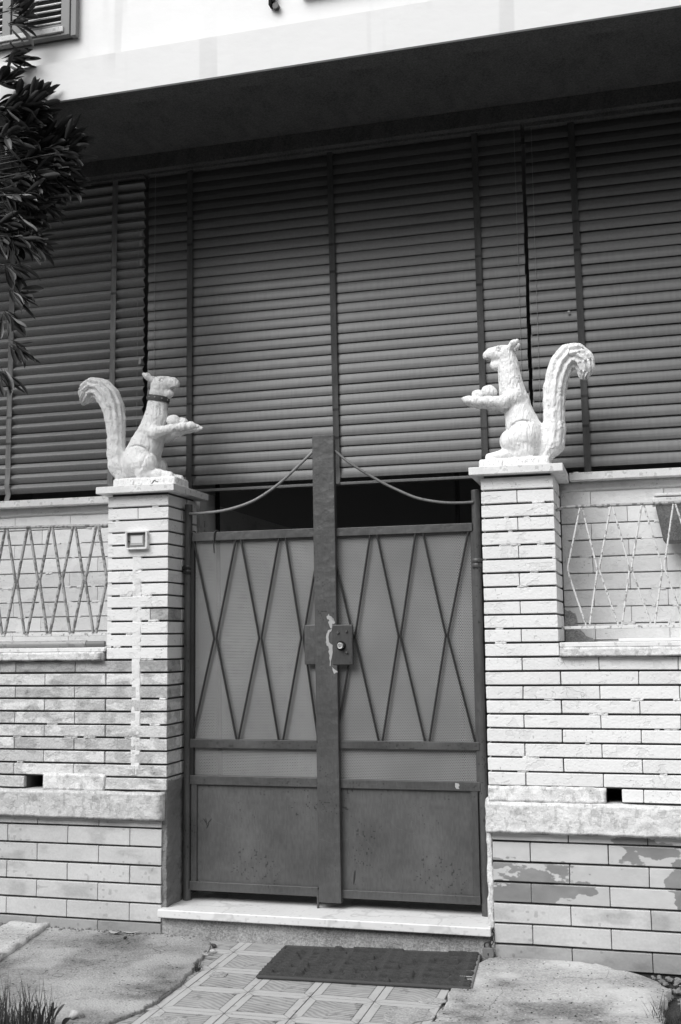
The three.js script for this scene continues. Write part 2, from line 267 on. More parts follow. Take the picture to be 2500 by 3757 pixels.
// ---------------------------------------------------------------- venetian blinds
function slatShape(kind) {                                           // cross-section: x outwards, y up
  const pts = [];
  if (kind === 'open') pts.push([-0.013, 0.0255], [-0.004, 0.0195], [0.005, 0.012], [0.0115, 0.0055], [0.0128, 0.003], [0.0115, 0.0005], [0.004, -0.0075], [-0.006, -0.0165], [-0.013, -0.0225]);
  else { const tilt = kind === 'half' ? 0.0065 : 0.0052, bulge = kind === 'half' ? 0.0046 : 0.0034; for (let i = 0; i <= 10; i++) { const t = 1 - (2 * i) / 10; pts.push([bulge * (1 - t * t) - t * tilt - 0.004, t * 0.0285]); } pts.push([tilt - 0.006, -0.0291]); }
  return pts;
}
function slatGeo(kind, x0, x1, y, z, dy0, dy1, fitMap) {
  const p = slatShape(kind), th = 0.0014, n = p.length, pos = [], idx = [], cols = 2;
  const ring = [...p.map((q) => q), ...p.slice().reverse().map((q) => [q[0] - th, q[1] + (q[1] > 0.0284 ? -0.0006 : 0.0004)])], m = ring.length;
  for (let c = 0; c < cols; c++) { const x = c ? x1 : x0, d = c ? dy1 : dy0; for (const q of ring) pos.push(x, y + q[1] + d, z + q[0]); }
  for (let i = 0; i < m; i++) { const a = i, b = (i + 1) % m; idx.push(a, b, a + m, b, b + m, a + m); }
  for (let i = 1; i < n; i++) { idx.push(i - 1, m - i, i, i, m - i, m - 1 - i); const s = m; idx.push(s + i - 1, s + i, s + m - i, s + i, s + m - 1 - i, s + m - i); }
  let g = new THREE.BufferGeometry(); g.setAttribute('position', new THREE.BufferAttribute(new Float32Array(pos), 3)); g.setIndex(idx); g = toCreasedNormals(g, 0.55);
  return metreUV(g, rnd() * 3, fitMap ? 0.0285 - y : rnd());
}
// the highest slats: each is darker above an uneven line along it
const darkTopped = [0.36, 0.52, 0.68, 0.86].map((lv, k) => mat('two_tone_blind_enamel', { roughness: 0.45, map: col(1024, 64, 1.3, 0.057, (u, v) => { const f = lv - 0.3 * (fbm(u, 0.3, 9, 2, 5, 401 + k * 7) - 0.5) - 0.16 * (fbm(u, 0.6, 3, 2, 3, 431 + k) - 0.5); return mix(0.13, 0.085, ss(f - 0.02, f + 0.03, v)) + 0.02 * (vn(u, v, 160, 8, 162) - 0.5); }) }));
const oldEnamel = tints(mat('old_blind_enamel', { roughness: 0.5, map: col(512, 512, 1.3, 0.4, (u, v) => 0.24 + 0.05 * (fbm(u, v, 6, 9, 5, 451) - 0.5) + 0.04 * (vn(u, v, 200, 60, 452) - 0.5)) }), [1, 0.93, 1.06]);
function blind(label, x0, x1, yTop, n, pitch, kind, tapes, cords, tapeTint, bottomGap) {
  const zB = -0.462, t = thing('venetian_blind', label, 'blind', [(x0 + x1) / 2, 0, zB], 'venetian blinds hung across the veranda');
  let y = yTop; const bent = () => (rnd() < 0.18 ? rr(-0.0035, 0.0035) : rr(-0.0013, 0.0013));
  for (let i = 0; i < n; i++) {
    part(t, 'slat', slatGeo(kind, x0 + rr(-0.002, 0.002), x1 + rr(-0.002, 0.002), y, zB + rr(-0.001, 0.001), bent(), bent(), i < 12 || kind === 'open'), kind === 'open' ? pick(oldEnamel) : i < 12 ? darkTopped[Math.min(3, Math.floor(i / 3))] : pick(M.slat)); y -= pitch + (i > n - 6 ? (i - n + 6) * 0.0006 : 0);
  }
  const yb = y - bottomGap;
  part(t, 'bottom_rail', soft(x0, x1, yb - 0.006, yb + 0.008, zB - 0.014, zB + 0.016, 0.003), M.slat[0]);
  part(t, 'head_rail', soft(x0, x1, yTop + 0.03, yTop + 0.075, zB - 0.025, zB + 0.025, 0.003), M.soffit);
  for (const [xa, xb] of tapes) {                                     // xa at the head, xb at the foot
    const w = 0.0145, N = 40, pos = [], idx = [];
    for (let k = 0; k <= N; k++) { const f = k / N, yy = mix(yTop + 0.03, yb, f), x = mix(xa, xb, f), loose = 0.012 * ss(0.93, 0.965, f) * Math.sin(f * 120), z = zB + 0.0125 + 0.0015 * Math.sin(k * 1.9) + loose; pos.push(x - w, yy, z, x + w, yy, z + 0.001); }
    for (let k = 0; k < N; k++) { const a = k * 2; idx.push(a, a + 2, a + 1, a + 1, a + 2, a + 3); }
    const mk = (off) => { const g = new THREE.BufferGeometry(), q = pos.slice(); for (let i = 2; i < q.length; i += 3) q[i] += off; g.setAttribute('position', new THREE.BufferAttribute(new Float32Array(q), 3)); g.setIndex(off ? idx : idx.slice().reverse()); g.computeVertexNormals(); return metreUV(g, 0.03 - xb, rnd()); };
    part(t, 'tape', join([mk(0), mk(0.0012)]), tapeTint);
  }
  for (const x of cords) part(t, 'cord', bar([x, yTop + 0.03, zB + 0.0055], [x, yb, zB + 0.0055], 0.0009, 6), M.cord);
  return t;
}
blind('left blind with tilted half-open slats, partly behind the shrub', -2.15, -0.925, 3.525, 31, 0.0505, 'open', [[-1.083, -1.092], [-1.66, -1.662]], [-0.957, -1.9], M.tape[1], 0.012);
{
  const lb = scene.children.find((o) => o.name === 'venetian_blind');
  for (const y of [3.262, 3.212, 3.112, 2.61]) part(lb, 'slat_end', metreUV(jitter(new RoundedBoxGeometry(0.024, 0.03, 0.004, 2, 0.0018).rotateY(-0.5).translate(-0.939, y, -0.449), 0.003, 60)), M.plastic, 'twisted pale end of a slat');
}
blind('wide middle blind with closed slats hanging behind the gate', -0.903, 0.955, 3.528, 32, 0.0489, 'shut', [[-0.676, -0.676], [0.045, 0.064], [0.742, 0.752]], [-0.866, 0.925], M.tape[0], 0.006);
blind('right blind with closed slats behind the right wall', 0.972, 2.4, 3.52, 31, 0.0505, 'half', [[1.182, 1.200]], [1.003], M.tape[2], 0.035);

// ---------------------------------------------------------------- garden walls and pillars
const lineY = (c) => TOP - PITCH * c;                                // upper edge of course c
const baseY = (j) => 0.443 - 0.0775 * j;
function faceBricks(parent, spans, y0, y1, m, depth) { for (const [a, b] of spans) part(parent, 'brick', brick(a + JOINT * 0.16, b - JOINT * 0.16, y0 + JOINT / 2, y1 - JOINT / 2, -depth + rr(-0.001, 0.001), rr(-0.0012, 0.0012)), pick(m)); }
function runs(edge, dir, half, lo, hi, L = 0.295) {                  // bricks laid from the gate corner outwards, kept to [lo, hi]
  const out = []; let x = edge, first = half;
  while (dir > 0 ? x < hi : x > lo) { const n = x + dir * (first ? L / 2 : L); first = false; const a = Math.max(lo, Math.min(x, n)), b = Math.min(hi, Math.max(x, n)); if (b - a > 0.02) out.push([a, b]); x = n; }
  return out;
}
const notIn = (spans, a, b) => spans.flatMap(([p, q]) => (q <= a || p >= b ? [[p, q]] : [[p, Math.min(q, a)], [Math.max(p, b), q]].filter(([s, e]) => e - s > 0.012)));
function smears(parent, x0, x1, y0, y1, z, count, m, pitch, top) {    // mortar that was smeared across a joint here and there
  const list = []; for (let i = 0; i < count; i++) { const c = Math.round((top - rr(y0, y1)) / pitch), y = top - c * pitch; if (y < y0 || y > y1) continue; const w = rr(0.012, 0.06), x = rr(x0, x1 - w); list.push(rough(x, x + w, y - 0.006, y + 0.006, z - 0.012, z - rr(0.0012, 0.003), 6, 2, 1, 0.0022, 90)); }
  const o = part(parent, 'mortar_smear', join(list), m); o.userData.kind = 'stuff';
}
function pillar(label, x0, x1, edge, dir, lowMat, side) {
  const p = thing('gate_pillar', label, 'pillar', [(x0 + x1) / 2, 0, -0.16], 'brick pillars either side of the gate');
  part(p, 'core', join([slab(x0 + 0.013, x1 - 0.013, 1.19, 1.885, -0.307, -0.02), slab(x0 + (dir > 0 ? 0.013 : 0), x1 - (dir < 0 ? 0.013 : 0), -0.1, 1.188, -0.307, -0.0195)]), M.mortar);
  for (let c = 0; c < 23; c++) {
    const y1 = lineY(c), y0 = lineY(c + 1), low = y1 < 1.18, half = c % 2 === 1 && c > 0, m = low && lowMat ? (c < 14 ? M.grimDark : M.grim) : M.paint;
    const outer = dir < 0 ? [x0, (x0 + x1) / 2] : [(x0 + x1) / 2, x1], inner = dir < 0 ? [(x0 + x1) / 2, x1] : [x0, (x0 + x1) / 2];
    let spans = half ? (y1 < 1.19 ? [inner] : [outer, inner]) : [[x0, x1]];
    const d = half ? 0.142 : 0.2;
    if (dir < 0 && c === 9) { spans = [outer, [inner[0], -0.664]]; part(p, 'brick', brick(-0.663, x1, y0 + JOINT / 2, y1 - JOINT / 2, -d, -0.0012), M.grimDark[0], 'bare grey brick end'); }
    faceBricks(p, spans, y0, y1, m, d);
    part(p, 'brick', brick(x0, x1, y0 + JOINT / 2, y1 - JOINT / 2, -0.32, -d - JOINT), pick(M.paint));
  }
  // below the ledge
  const edge2 = dir < 0 ? x1 - 0.023 : x0 + 0.008;
  for (let j = -1; j < 6; j++) faceBricks(p, j % 2 ? [[Math.min(edge2, edge2 + dir * 0.295), Math.max(edge2, edge2 + dir * 0.295)]] : [[Math.min(edge2, edge2 + dir * 0.1475), Math.max(edge2, edge2 + dir * 0.1475)]], Math.max(-0.06, baseY(j + 1)), j < 0 ? 0.478 : baseY(j), j === 5 ? M.baseLow : dir > 0 && j < 3 ? M.peel : M.base, 0.1);
  part(p, 'cap', jitter(soft(x0 - 0.041, x1 + 0.041, 1.885, 1.917, -0.362, 0.04, 0.003), 0.0008, 25), M.cap);
  smears(p, x0, x1, 0.65, 1.85, 0, 16, M.plasterWhite, PITCH, TOP);
  return p;
}
const LP = pillar('left brick pillar with a mortar repair strip and a door bell', -0.872, -0.58, -0.58, -1, true);
part(LP, 'mortar_strip', rough(-0.749, -0.708, 0.66, 1.63, -0.014, -0.0004, 8, 120, 2, 0.0024, 50), M.paint[2], 'rough vertical strip of repair mortar');
part(LP, 'cement_return', rough(-0.612, -0.579, -0.05, 0.64, -0.32, -0.008, 4, 50, 10, 0.005, 45), M.cement, 'chipped grey cement edge by the step');
const RP = pillar('right brick pillar of clean white bricks beside the gate hinge', 0.79, 1.083, 0.79, 1, false);
part(RP, 'cement_return', rough(0.776, 0.80, -0.05, 0.60, -0.32, -0.006, 3, 50, 10, 0.004, 45), M.plasterWhite, 'broken plaster edge by the gate');

function gardenWall(label, dir, edge, far, hole) {
  const lo = Math.min(edge, far), hi = Math.max(edge, far), w = thing('garden_wall', label, 'wall', [(lo + hi) / 2, 0, -0.2], 'white brick garden walls beside the gate');
  const R = dir > 0;
  part(w, 'core', join([slab(lo, hole[0], -0.1, 1.166, -0.34, -0.02), slab(hole[1], hi, -0.1, 1.166, -0.34, -0.02), slab(hole[0], hole[1], hole[3], 1.166, -0.34, -0.02), slab(hole[0], hole[1], -0.1, hole[2], -0.34, -0.02)]), M.mortar);
  part(w, 'vent_hole', slab(hole[0], hole[1], hole[2], hole[3], -0.34, -0.30), M.mortar);
  part(w, 'niche_back', slab(lo, hi, 1.166, 1.89, -0.41, -0.362), M.nicheMortar);
  const pe = R ? 0.79 : -0.58;
  for (let c = 12; c < 23; c++) {
    const skip = c % 2 === 1 ? 0.147 : 0.294; let s = runs(pe, dir, c % 2 === 1, R ? pe + skip : lo, R ? hi : pe - skip); const y1 = c === 12 ? Math.min(lineY(c), 1.164) : lineY(c), y0 = lineY(c + 1);
    if (y1 > hole[2] && y0 < hole[3]) s = notIn(s, hole[0], hole[1]);
    faceBricks(w, s, y0, y1, R ? (c === 13 ? M.paint : M.paint) : c < 14 ? M.grimDark : c < 19 ? M.grim : [...M.grim, M.grim[2]], 0.1);
  }
  for (let j = -1; j < 6; j++) faceBricks(w, runs(R ? 0.798 : -0.603, dir, j % 2 === 0, R ? 0.798 + (j % 2 === 0 ? 0.1475 : 0.295) - 0.001 : lo, R ? hi : -0.603 - (j % 2 === 0 ? 0.1475 : 0.295) + 0.001), Math.max(-0.06, baseY(j + 1)), j < 0 ? 0.478 : baseY(j), j === 5 ? M.baseLow : R && j < 3 ? M.peel : M.base, 0.1);
  let top = 1.85;                                                    // back of the recess, coarser courses, joints mostly painted over
  for (let k = 0; top > 1.2; k++, top -= 0.0705) { const s = runs(R ? 1.06 : -0.80, dir, k % 2 === 0, lo, hi, 0.30); for (const [a, b] of s) part(w, 'brick', brick(a + 0.0006, b - 0.0006, Math.max(1.17, top - 0.0705) + 0.0028, top - 0.0018, -0.40, -0.3465 + rr(-0.001, 0.001)), pick(M.niche)); }
  part(w, 'plaster_band', rough(lo, hi, 1.845, 1.89, -0.40, -0.3445, 30, 3, 1, 0.002, 20), M.niche[0]);
  smears(w, lo, hi, 1.22, 1.86, -0.3445, 60, M.niche[1], 0.0705, 1.85);
  smears(w, lo, hi, 0.66, 1.1, 0, 26, R ? M.plasterWhite : M.plaster, PITCH, TOP);
  part(w, 'plaster_ledge', rough(R ? 0.782 : lo, R ? hi : -0.592, 0.478, 0.594, -0.1, R ? 0.03 : 0.028, 60, 10, 3, 0.0034, 26), R ? M.plasterWhite : M.plaster);
  if (!R) part(w, 'plaster_patch', rough(-1.17, -0.87, 0.592, 0.665, -0.05, 0.003, 20, 5, 2, 0.003, 40), M.plasterWhite);
  else part(w, 'plaster_patch', rough(0.789, 1.24, 0.594, 0.655, -0.05, 0.003, 34, 5, 2, 0.003, 40), M.plasterWhite);
  if (R) {
    const flat = (pts, z) => { const sh = new THREE.Shape(pts.flatMap((p, i) => { const q = pts[(i + 1) % pts.length]; return [0, 0.25, 0.5, 0.75].map((f) => new THREE.Vector2(mix(p[0], q[0], f) + (f ? 0.009 * (n3(i * 3.3 + f * 9, 1, 4) - 0.5) : 0), mix(p[1], q[1], f) + (f ? 0.009 * (n3(i * 2.1 + f * 7, 5, 2) - 0.5) : 0))); })); return metreUV(new THREE.ExtrudeGeometry(sh, { depth: 0.002, bevelEnabled: false }).translate(0, 0, z)); };
    part(w, 'bare_patch', flat([[1.085, 1.212], [1.22, 1.212], [1.17, 1.235], [1.14, 1.27], [1.13, 1.33], [1.085, 1.35]], -0.3445), M.riser, 'grimy bare corner of the recess');
    part(w, 'bare_patch', flat([[1.085, 1.44], [1.115, 1.47], [1.105, 1.56], [1.118, 1.63], [1.085, 1.66]], -0.3445), M.niche[1]);
  }
  part(w, 'coping', jitter(soft(R ? 1.128 : lo, R ? hi : -0.918, 1.89, 1.923, -0.432, -0.29, 0.003), 0.0008, 25), M.coping);
  const sx0 = R ? 1.086 : lo, sx1 = R ? hi : -0.884;
  part(w, 'sill', rough(sx0, sx1, 1.153, 1.192, -0.36, 0.02, 40, 4, 4, 0.0016, 45), M.plasterWhite);
  part(w, 'sill_slab', jitter(soft(sx0, R ? hi : -0.875, 1.193, 1.21, -0.36, 0.012, 0.003), 0.0012, 30), M.cap);
  return w;
}
gardenWall('left garden wall with grimy bricks under its recessed grille', -1, -0.873, -2.3, [-1.262, -1.18, 0.594, 0.65]);
gardenWall('right garden wall with clean white bricks and peeling paint near the ground', 1, 1.084, 2.5, [1.241, 1.299, 0.594, 0.65]);

// ---------------------------------------------------------------- grilles in the recesses
function zig(top, mid, bot, z, r, xs, name, parent, m) { for (const [a, b, c] of xs) part(parent, name, tube([[a, top, z], [mix(a, b, 0.93), mix(top, mid, 0.93), z], [b, mid, z], [mix(c, b, 0.93), mix(bot, mid, 0.93), z], [c, bot, z]], r, 20, 6, 0.2), m); }
const rustyWhite = mat('rusty_white_iron', { map: col(512, 512, 0.3, 0.3, (u, v) => mix(0.36, 0.07, 0.7 * ss(0.45, 0.62, fbm(u, v, 26, 26, 5, 211)))), roughness: 0.7, bumpMap: metB, bumpScale: 0.001 });
const whiteIron = mat('white_iron', { map: col(512, 512, 0.3, 0.3, (u, v) => mix(0.66, 0.3, ss(0.55, 0.66, fbm(u, v, 30, 30, 5, 221)))), roughness: 0.7, bumpMap: metB, bumpScale: 0.001 });
{
  const z = -0.075;
  const g = thing('window_grille', 'rusty diamond grille in the left wall recess', 'grille', [-1.4, 1.28, z], 'iron grilles in the wall recesses');
  part(g, 'rail', tube([[-2.2, 1.766, z], [-1.5, 1.766, z], [-1.1, 1.761, z], [-0.872, 1.756, z]], 0.0075, 30, 8), rustyWhite);
  part(g, 'rail', soft(-2.2, -0.87, 1.262, 1.275, z - 0.006, z + 0.006, 0.002), whiteIron);
  const T = (i) => -0.960 - 0.1165 * i, B = (i) => -0.966 - 0.1155 * i, Q = (i) => -0.905 - 0.1155 * i, xs = [];
  for (let i = 0; i < 10; i++) { xs.push([T(i) + 0.006, Q(i) - 0.004, B(i) + 0.007]); xs.push([T(i) - 0.006, Q(i + 1) + 0.004, B(i) - 0.007]); }
  zig(1.757, 1.513, 1.276, z + 0.004, 0.0066, xs, 'rod', g, rustyWhite);
  const k = thing('window_grille', 'pale thin diamond grille in the right wall recess', 'grille', [1.5, 1.27, z], 'iron grilles in the wall recesses');
  part(k, 'rail', tube([[1.083, 1.742, z - 0.014], [1.115, 1.752, z - 0.002], [1.2, 1.753, z], [1.5, 1.752, z], [2.4, 1.752, z]], 0.0065, 40, 8), rustyWhite);
  part(k, 'rail', soft(1.09, 2.4, 1.262, 1.274, z - 0.006, z + 0.006, 0.002), whiteIron);
  const t2 = (i) => 1.183 + 0.12 * i, b2 = (i) => 1.193 + 0.1245 * i, q2 = (i) => 1.117 + 0.1245 * i, ys = [];
  for (let i = 0; i < 9; i++) { ys.push([t2(i) - 0.004, q2(i) + 0.003, b2(i) - 0.007]); ys.push([t2(i) + 0.004, q2(i + 1) - 0.003, b2(i) + 0.007]); }
  zig(1.747, 1.498, 1.276, z + 0.003, 0.0042, ys, 'rod', k, whiteIron);
}
{
  const t = thing('rolled_tube', 'pale rolled tube lying on the sill of the left recess', 'tube', [-1.4, 1.21, -0.02]);
  part(t, 'tube', bar([-2.0, 1.2265, -0.016], [-0.975, 1.2265, -0.016], 0.0155, 20), M.plastic);
  part(t, 'tube_end', bar([-0.974, 1.2255, -0.016], [-0.89, 1.2255, -0.022], 0.0135, 20), mat('dark_tube', { color: grey(0.16), roughness: 0.6 }), 'darker inner end of the tube');
  single('white_pipe', bar([1.31, 1.2165, -0.03], [2.3, 1.2165, -0.05], 0.0062, 14), M.white, 'thin white pipe lying on the sill of the right recess', 'pipe');
  const b = thing('planter_box', 'grey tapered planter box hung on the right grille', 'planter', [1.62, 1.6, -0.2]);
  const s = new THREE.Shape([[1.478, 1.765], [1.503, 1.625], [1.512, 1.612], [1.86, 1.612], [1.872, 1.625], [1.895, 1.765]].map((p) => new THREE.Vector2(...p)));
  part(b, 'box', metreUV(new THREE.ExtrudeGeometry(s, { depth: 0.13, bevelEnabled: true, bevelSize: 0.004, bevelThickness: 0.004, bevelSegments: 2 }).translate(0, 0, -0.30)), M.wood);
  part(b, 'rim', join([soft(1.462, 1.91, 1.765, 1.785, -0.315, -0.15, 0.004), soft(1.47, 1.90, 1.79, 1.802, -0.31, -0.155, 0.004)]), M.coping);
}

// ---------------------------------------------------------------- gate
const hexSheet = (x0, x1, y0, y1, z) => metreUV(new THREE.PlaneGeometry(x1 - x0, y1 - y0).translate((x0 + x1) / 2, (y0 + y1) / 2, z));
const zg = -0.14;
{
  const g = thing('gate_leaf', 'left leaf of the grey metal gate with diamond rods over perforated sheet', 'gate', [-0.55, 0.14, -0.155]);
  part(g, 'hinge_pipe', bar([-0.553, 0.112, -0.158], [-0.553, 1.845, -0.158], 0.0175, 20), M.pipe);
  part(g, 'hinge_collar', metreUV(new THREE.LatheGeometry([[0.0178, -0.02], [0.024, -0.018], [0.024, -0.004], [0.019, -0.002], [0.019, 0.002], [0.024, 0.004], [0.024, 0.017], [0.0178, 0.019]].map((p) => new THREE.Vector2(...p)), 20).translate(-0.553, 1.552, -0.158)), M.rod);
  part(g, 'hinge_arm', soft(-0.60, -0.556, 1.548, 1.568, -0.168, -0.15, 0.003), M.rod);
  part(g, 'top_rail', soft(-0.536, 0.045, 1.676, 1.715, zg - 0.03, zg, 0.0025), M.metal);
  part(g, 'middle_rail', soft(-0.536, 0.045, 0.769, 0.807, zg - 0.03, zg, 0.0025), M.metal);
  part(g, 'lower_rail', soft(-0.536, 0.045, 0.612, 0.651, zg - 0.03, zg, 0.0025), M.metal);
  part(g, 'bottom_rail', soft(-0.536, 0.045, 0.164, 0.202, zg - 0.03, zg, 0.0025), M.metal);
  part(g, 'stile', soft(-0.53, -0.503, 0.2005, 0.614, zg - 0.03, zg - 0.002, 0.0025), M.metal);
  part(g, 'upper_stile', soft(-0.536, -0.520, 0.65, 1.678, zg - 0.028, zg - 0.004, 0.0025), M.rod);
  part(g, 'steel_panel', slab(-0.505, 0.05, 0.195, 0.62, zg - 0.018, zg - 0.012), M.panel);
  part(g, 'perforated_panel', hexSheet(-0.53, 0.05, 0.64, 0.775, zg - 0.02), M.sheet);
  part(g, 'perforated_panel', hexSheet(-0.53, 0.05, 0.80, 1.69, zg - 0.02), M.sheet);
  zig(1.677, 1.245, 0.806, zg - 0.006, 0.0048, [[-0.523, -0.424, -0.528], [-0.322, -0.414, -0.320], [-0.298, -0.214, -0.311], [-0.120, -0.204, -0.127], [-0.09, -0.022, -0.107], [0.07, -0.012, 0.05]], 'rod', g, M.rod);
  part(g, 'arched_rod', tube([[-0.541, 1.802, zg], [-0.47, 1.802, zg], [-0.36, 1.812, zg], [-0.251, 1.841, zg], [-0.17, 1.882, zg], [-0.099, 1.931, zg], [-0.02, 1.998, zg], [0.044, 2.055, zg]], 0.0065, 40, 8), mat('pale_arch_paint', { map: metC, color: grey(2.6), roughness: 0.6 }));
  part(g, 'smear', join([[-0.462, 0.452, 0.2, 0.018], [-0.455, 0.436, -0.5, 0.014], [-0.447, 0.455, -0.7, 0.016], [-0.470, 0.458, 0.6, 0.012]].map(([x, y, a, l]) => metreUV(new THREE.SphereGeometry(1, 8, 6).scale(0.0025, l, 0.0009).rotateZ(a).translate(x, y, -0.1521)))), M.rod, 'dark finger smears');
  part(g, 'lock_plate', soft(-0.003, 0.06, 1.127, 1.296, zg + 0.001, zg + 0.012, 0.004), M.metal);
}
{
  const g = thing('gate_leaf', 'right leaf of the grey metal gate with the tall centre post and lock', 'gate', [0.745, 0.14, -0.155]);
  part(g, 'hinge_pipe', bar([0.746, 0.112, -0.158], [0.746, 1.848, -0.158], 0.0175, 20), M.pipe);
  part(g, 'pipe_top', metreUV(new THREE.SphereGeometry(0.0174, 16, 8, 0, 6.3, 0, 1.57).scale(1, 0.25, 1).translate(0.746, 1.848, -0.158)), M.pipe);
  part(g, 'hinge_collar', metreUV(new THREE.LatheGeometry([[0.0178, -0.02], [0.024, -0.018], [0.024, -0.004], [0.019, -0.002], [0.019, 0.002], [0.024, 0.004], [0.024, 0.017], [0.0178, 0.019]].map((p) => new THREE.Vector2(...p)), 20).translate(0.746, 1.543, -0.158)), M.pipe);
  part(g, 'hinge_arm', soft(0.75, 0.80, 1.538, 1.557, -0.168, -0.15, 0.003), M.rod);
  part(g, 'top_rail', soft(0.12, 0.731, 1.675, 1.711, zg - 0.03, zg, 0.0025), M.metal);
  part(g, 'middle_rail', soft(0.12, 0.738, 0.775, 0.808, zg - 0.03, zg, 0.0025), M.metal);
  part(g, 'lower_rail', soft(0.12, 0.738, 0.611, 0.648, zg - 0.03, zg, 0.0025), M.metal);
  part(g, 'bottom_rail', soft(0.12, 0.727, 0.163, 0.197, zg - 0.03, zg, 0.0025), M.metal);
  part(g, 'stile', soft(0.697, 0.726, 0.1955, 0.613, zg - 0.03, zg - 0.002, 0.0025), M.metal);
  part(g, 'upper_stile', soft(0.722, 0.738, 0.646, 1.677, zg - 0.03, zg - 0.005, 0.004), M.pipe);
  part(g, 'steel_panel', slab(0.12, 0.70, 0.19, 0.62, zg - 0.018, zg - 0.012), M.panel);
  part(g, 'perforated_panel', hexSheet(0.12, 0.73, 0.64, 0.78, zg - 0.02), M.sheet);
  part(g, 'perforated_panel', hexSheet(0.12, 0.73, 0.80, 1.69, zg - 0.02), M.sheet);
  zig(1.676, 1.242, 0.809, zg - 0.006, 0.0048, [[0.11, 0.210, 0.13], [0.291, 0.218, 0.314], [0.321, 0.408, 0.331], [0.489, 0.416, 0.511], [0.521, 0.609, 0.53], [0.714, 0.617, 0.720]], 'rod', g, M.rod);
  part(g, 'arched_rod', tube([[0.139, 2.05, zg], [0.21, 1.99, zg], [0.333, 1.909, zg], [0.42, 1.862, zg], [0.502, 1.825, zg], [0.6, 1.803, zg], [0.68, 1.797, zg], [0.74, 1.798, zg]], 0.006, 40, 8), mat('grey_arch_paint', { map: metC, color: grey(1.7), roughness: 0.6 }));
  const post = (z0, z1, y0, y1, w, cx) => { const q = metreUV(jitter(new RoundedBoxGeometry(w, y1 - y0, z1 - z0, 2, 0.003).translate(cx, (y0 + y1) / 2, (z0 + z1) / 2), 0.0005, 40)); const p = q.attributes.position; for (let i = 0; i < p.count; i++) p.setX(i, p.getX(i) + (1.15 - p.getY(i)) * 0.0053); return q; };
  part(g, 'centre_post', post(-0.155, -0.12, 0.146, 2.118, 0.0975, 0.096), M.metal);
  const plate = part(g, 'lock_plate', soft(0.126, 0.215, 1.125, 1.295, -0.13, -0.116, 0.004), mat('shaded_lock_paint', { map: metC, color: grey(0.62), roughness: 0.42, bumpMap: metB, bumpScale: 0.001 }));  // darker tint puts the shadow beside the post into the plate
  for (const [x, y] of [[0.188, 1.267], [0.189, 1.178], [0.151, 1.262]]) part(plate, 'bolt', metreUV(new THREE.CylinderGeometry(0.005, 0.0065, 0.007, 12).rotateX(1.57).translate(x, y, -0.113)), M.metal);
  part(g, 'lock_ring', metreUV(new THREE.TorusGeometry(0.0165, 0.004, 8, 24).translate(0.165, 1.206, -0.114)), M.black);
  const cyl = part(g, 'lock_cylinder', metreUV(new THREE.LatheGeometry([[0, 0.024], [0.0095, 0.024], [0.0105, 0.0255], [0.0125, 0.025], [0.013, 0.023], [0.013, 0]].map((p) => new THREE.Vector2(...p)), 24).rotateX(1.5708).translate(0.165, 1.206, -0.118)), M.brass);
  part(cyl, 'keyhole', join([metreUV(new THREE.CylinderGeometry(0.0019, 0.0019, 0.002, 10).rotateX(1.57).translate(0.165, 1.203, -0.0938)), slab(0.1641, 0.1659, 1.196, 1.203, -0.095, -0.0929)]), M.black);
  part(g, 'paint_drip', metreUV(new THREE.SphereGeometry(1, 10, 8).scale(0.0042, 0.031, 0.0012).rotateZ(-0.12).translate(0.2, 0.247, -0.1521)), M.rod, 'dark drip of paint');
  const chip = (pts, z) => { const s = new THREE.Shape(pts.map((p) => new THREE.Vector2(...p))); return metreUV(new THREE.ExtrudeGeometry(s, { depth: 0.0012, bevelEnabled: false }).translate(0, 0, z)); };
  part(g, 'bare_patch', join([chip([[0.1, 1.331], [0.105, 1.333], [0.111, 1.342], [0.113, 1.333], [0.121, 1.331], [0.127, 1.324], [0.131, 1.322], [0.138, 1.303], [0.132, 1.298], [0.126, 1.3], [0.125, 1.283], [0.117, 1.28], [0.112, 1.296], [0.107, 1.307], [0.113, 1.312], [0.11, 1.318], [0.103, 1.319]], -0.1197),
    chip([[0.125, 1.284], [0.12, 1.276], [0.106, 1.272], [0.104, 1.262], [0.100, 1.258], [0.097, 1.242], [0.099, 1.23], [0.096, 1.222], [0.101, 1.206], [0.107, 1.204], [0.11, 1.19], [0.107, 1.182], [0.113, 1.165], [0.111, 1.155], [0.114, 1.138], [0.112, 1.121], [0.116, 1.121], [0.118, 1.142], [0.122, 1.158], [0.126, 1.176], [0.125, 1.2], [0.127, 1.209], [0.118, 1.214], [0.11, 1.222], [0.108, 1.244], [0.112, 1.262], [0.121, 1.268]], -0.1196),
    chip([[0.124, 1.116], [0.129, 1.11], [0.137, 1.104], [0.147, 1.098], [0.146, 1.093], [0.139, 1.094], [0.133, 1.087], [0.13, 1.091], [0.125, 1.103]], -0.1198)]), M.bare, 'jagged patch of bare primer where the paint flaked');
  part(g, 'drop_bolt', bar([0.046, 0.116, -0.137], [0.046, 0.19, -0.137], 0.0055, 10), M.metal);
  part(g, 'bare_patch', chip([[0.635, 0.643], [0.65, 0.641], [0.653, 0.632], [0.648, 0.628], [0.652, 0.619], [0.64, 0.62], [0.634, 0.628]], zg + 0.0002), M.bare, 'small bare spot on the lower rail');
}
for (const [x, l] of [[-0.528, 0.02], [-0.417, 0.06]]) single('wire_hook', tube([[x + 0.012, 1.718, zg - 0.012], [x + 0.006, 1.722, zg - 0.004], [x, 1.716, zg + 0.004], [x - 0.003, 1.70, zg + 0.005], [x - 0.005, 1.68 - l * 0.4, zg + 0.005], [x - 0.003, 1.68 - l, zg + 0.004]], 0.0032, 20, 6), M.rod, l > 0.04 ? 'long thin wire hook over the left gate rail' : 'short wire hook at the left hinge end of the rail', 'hook');

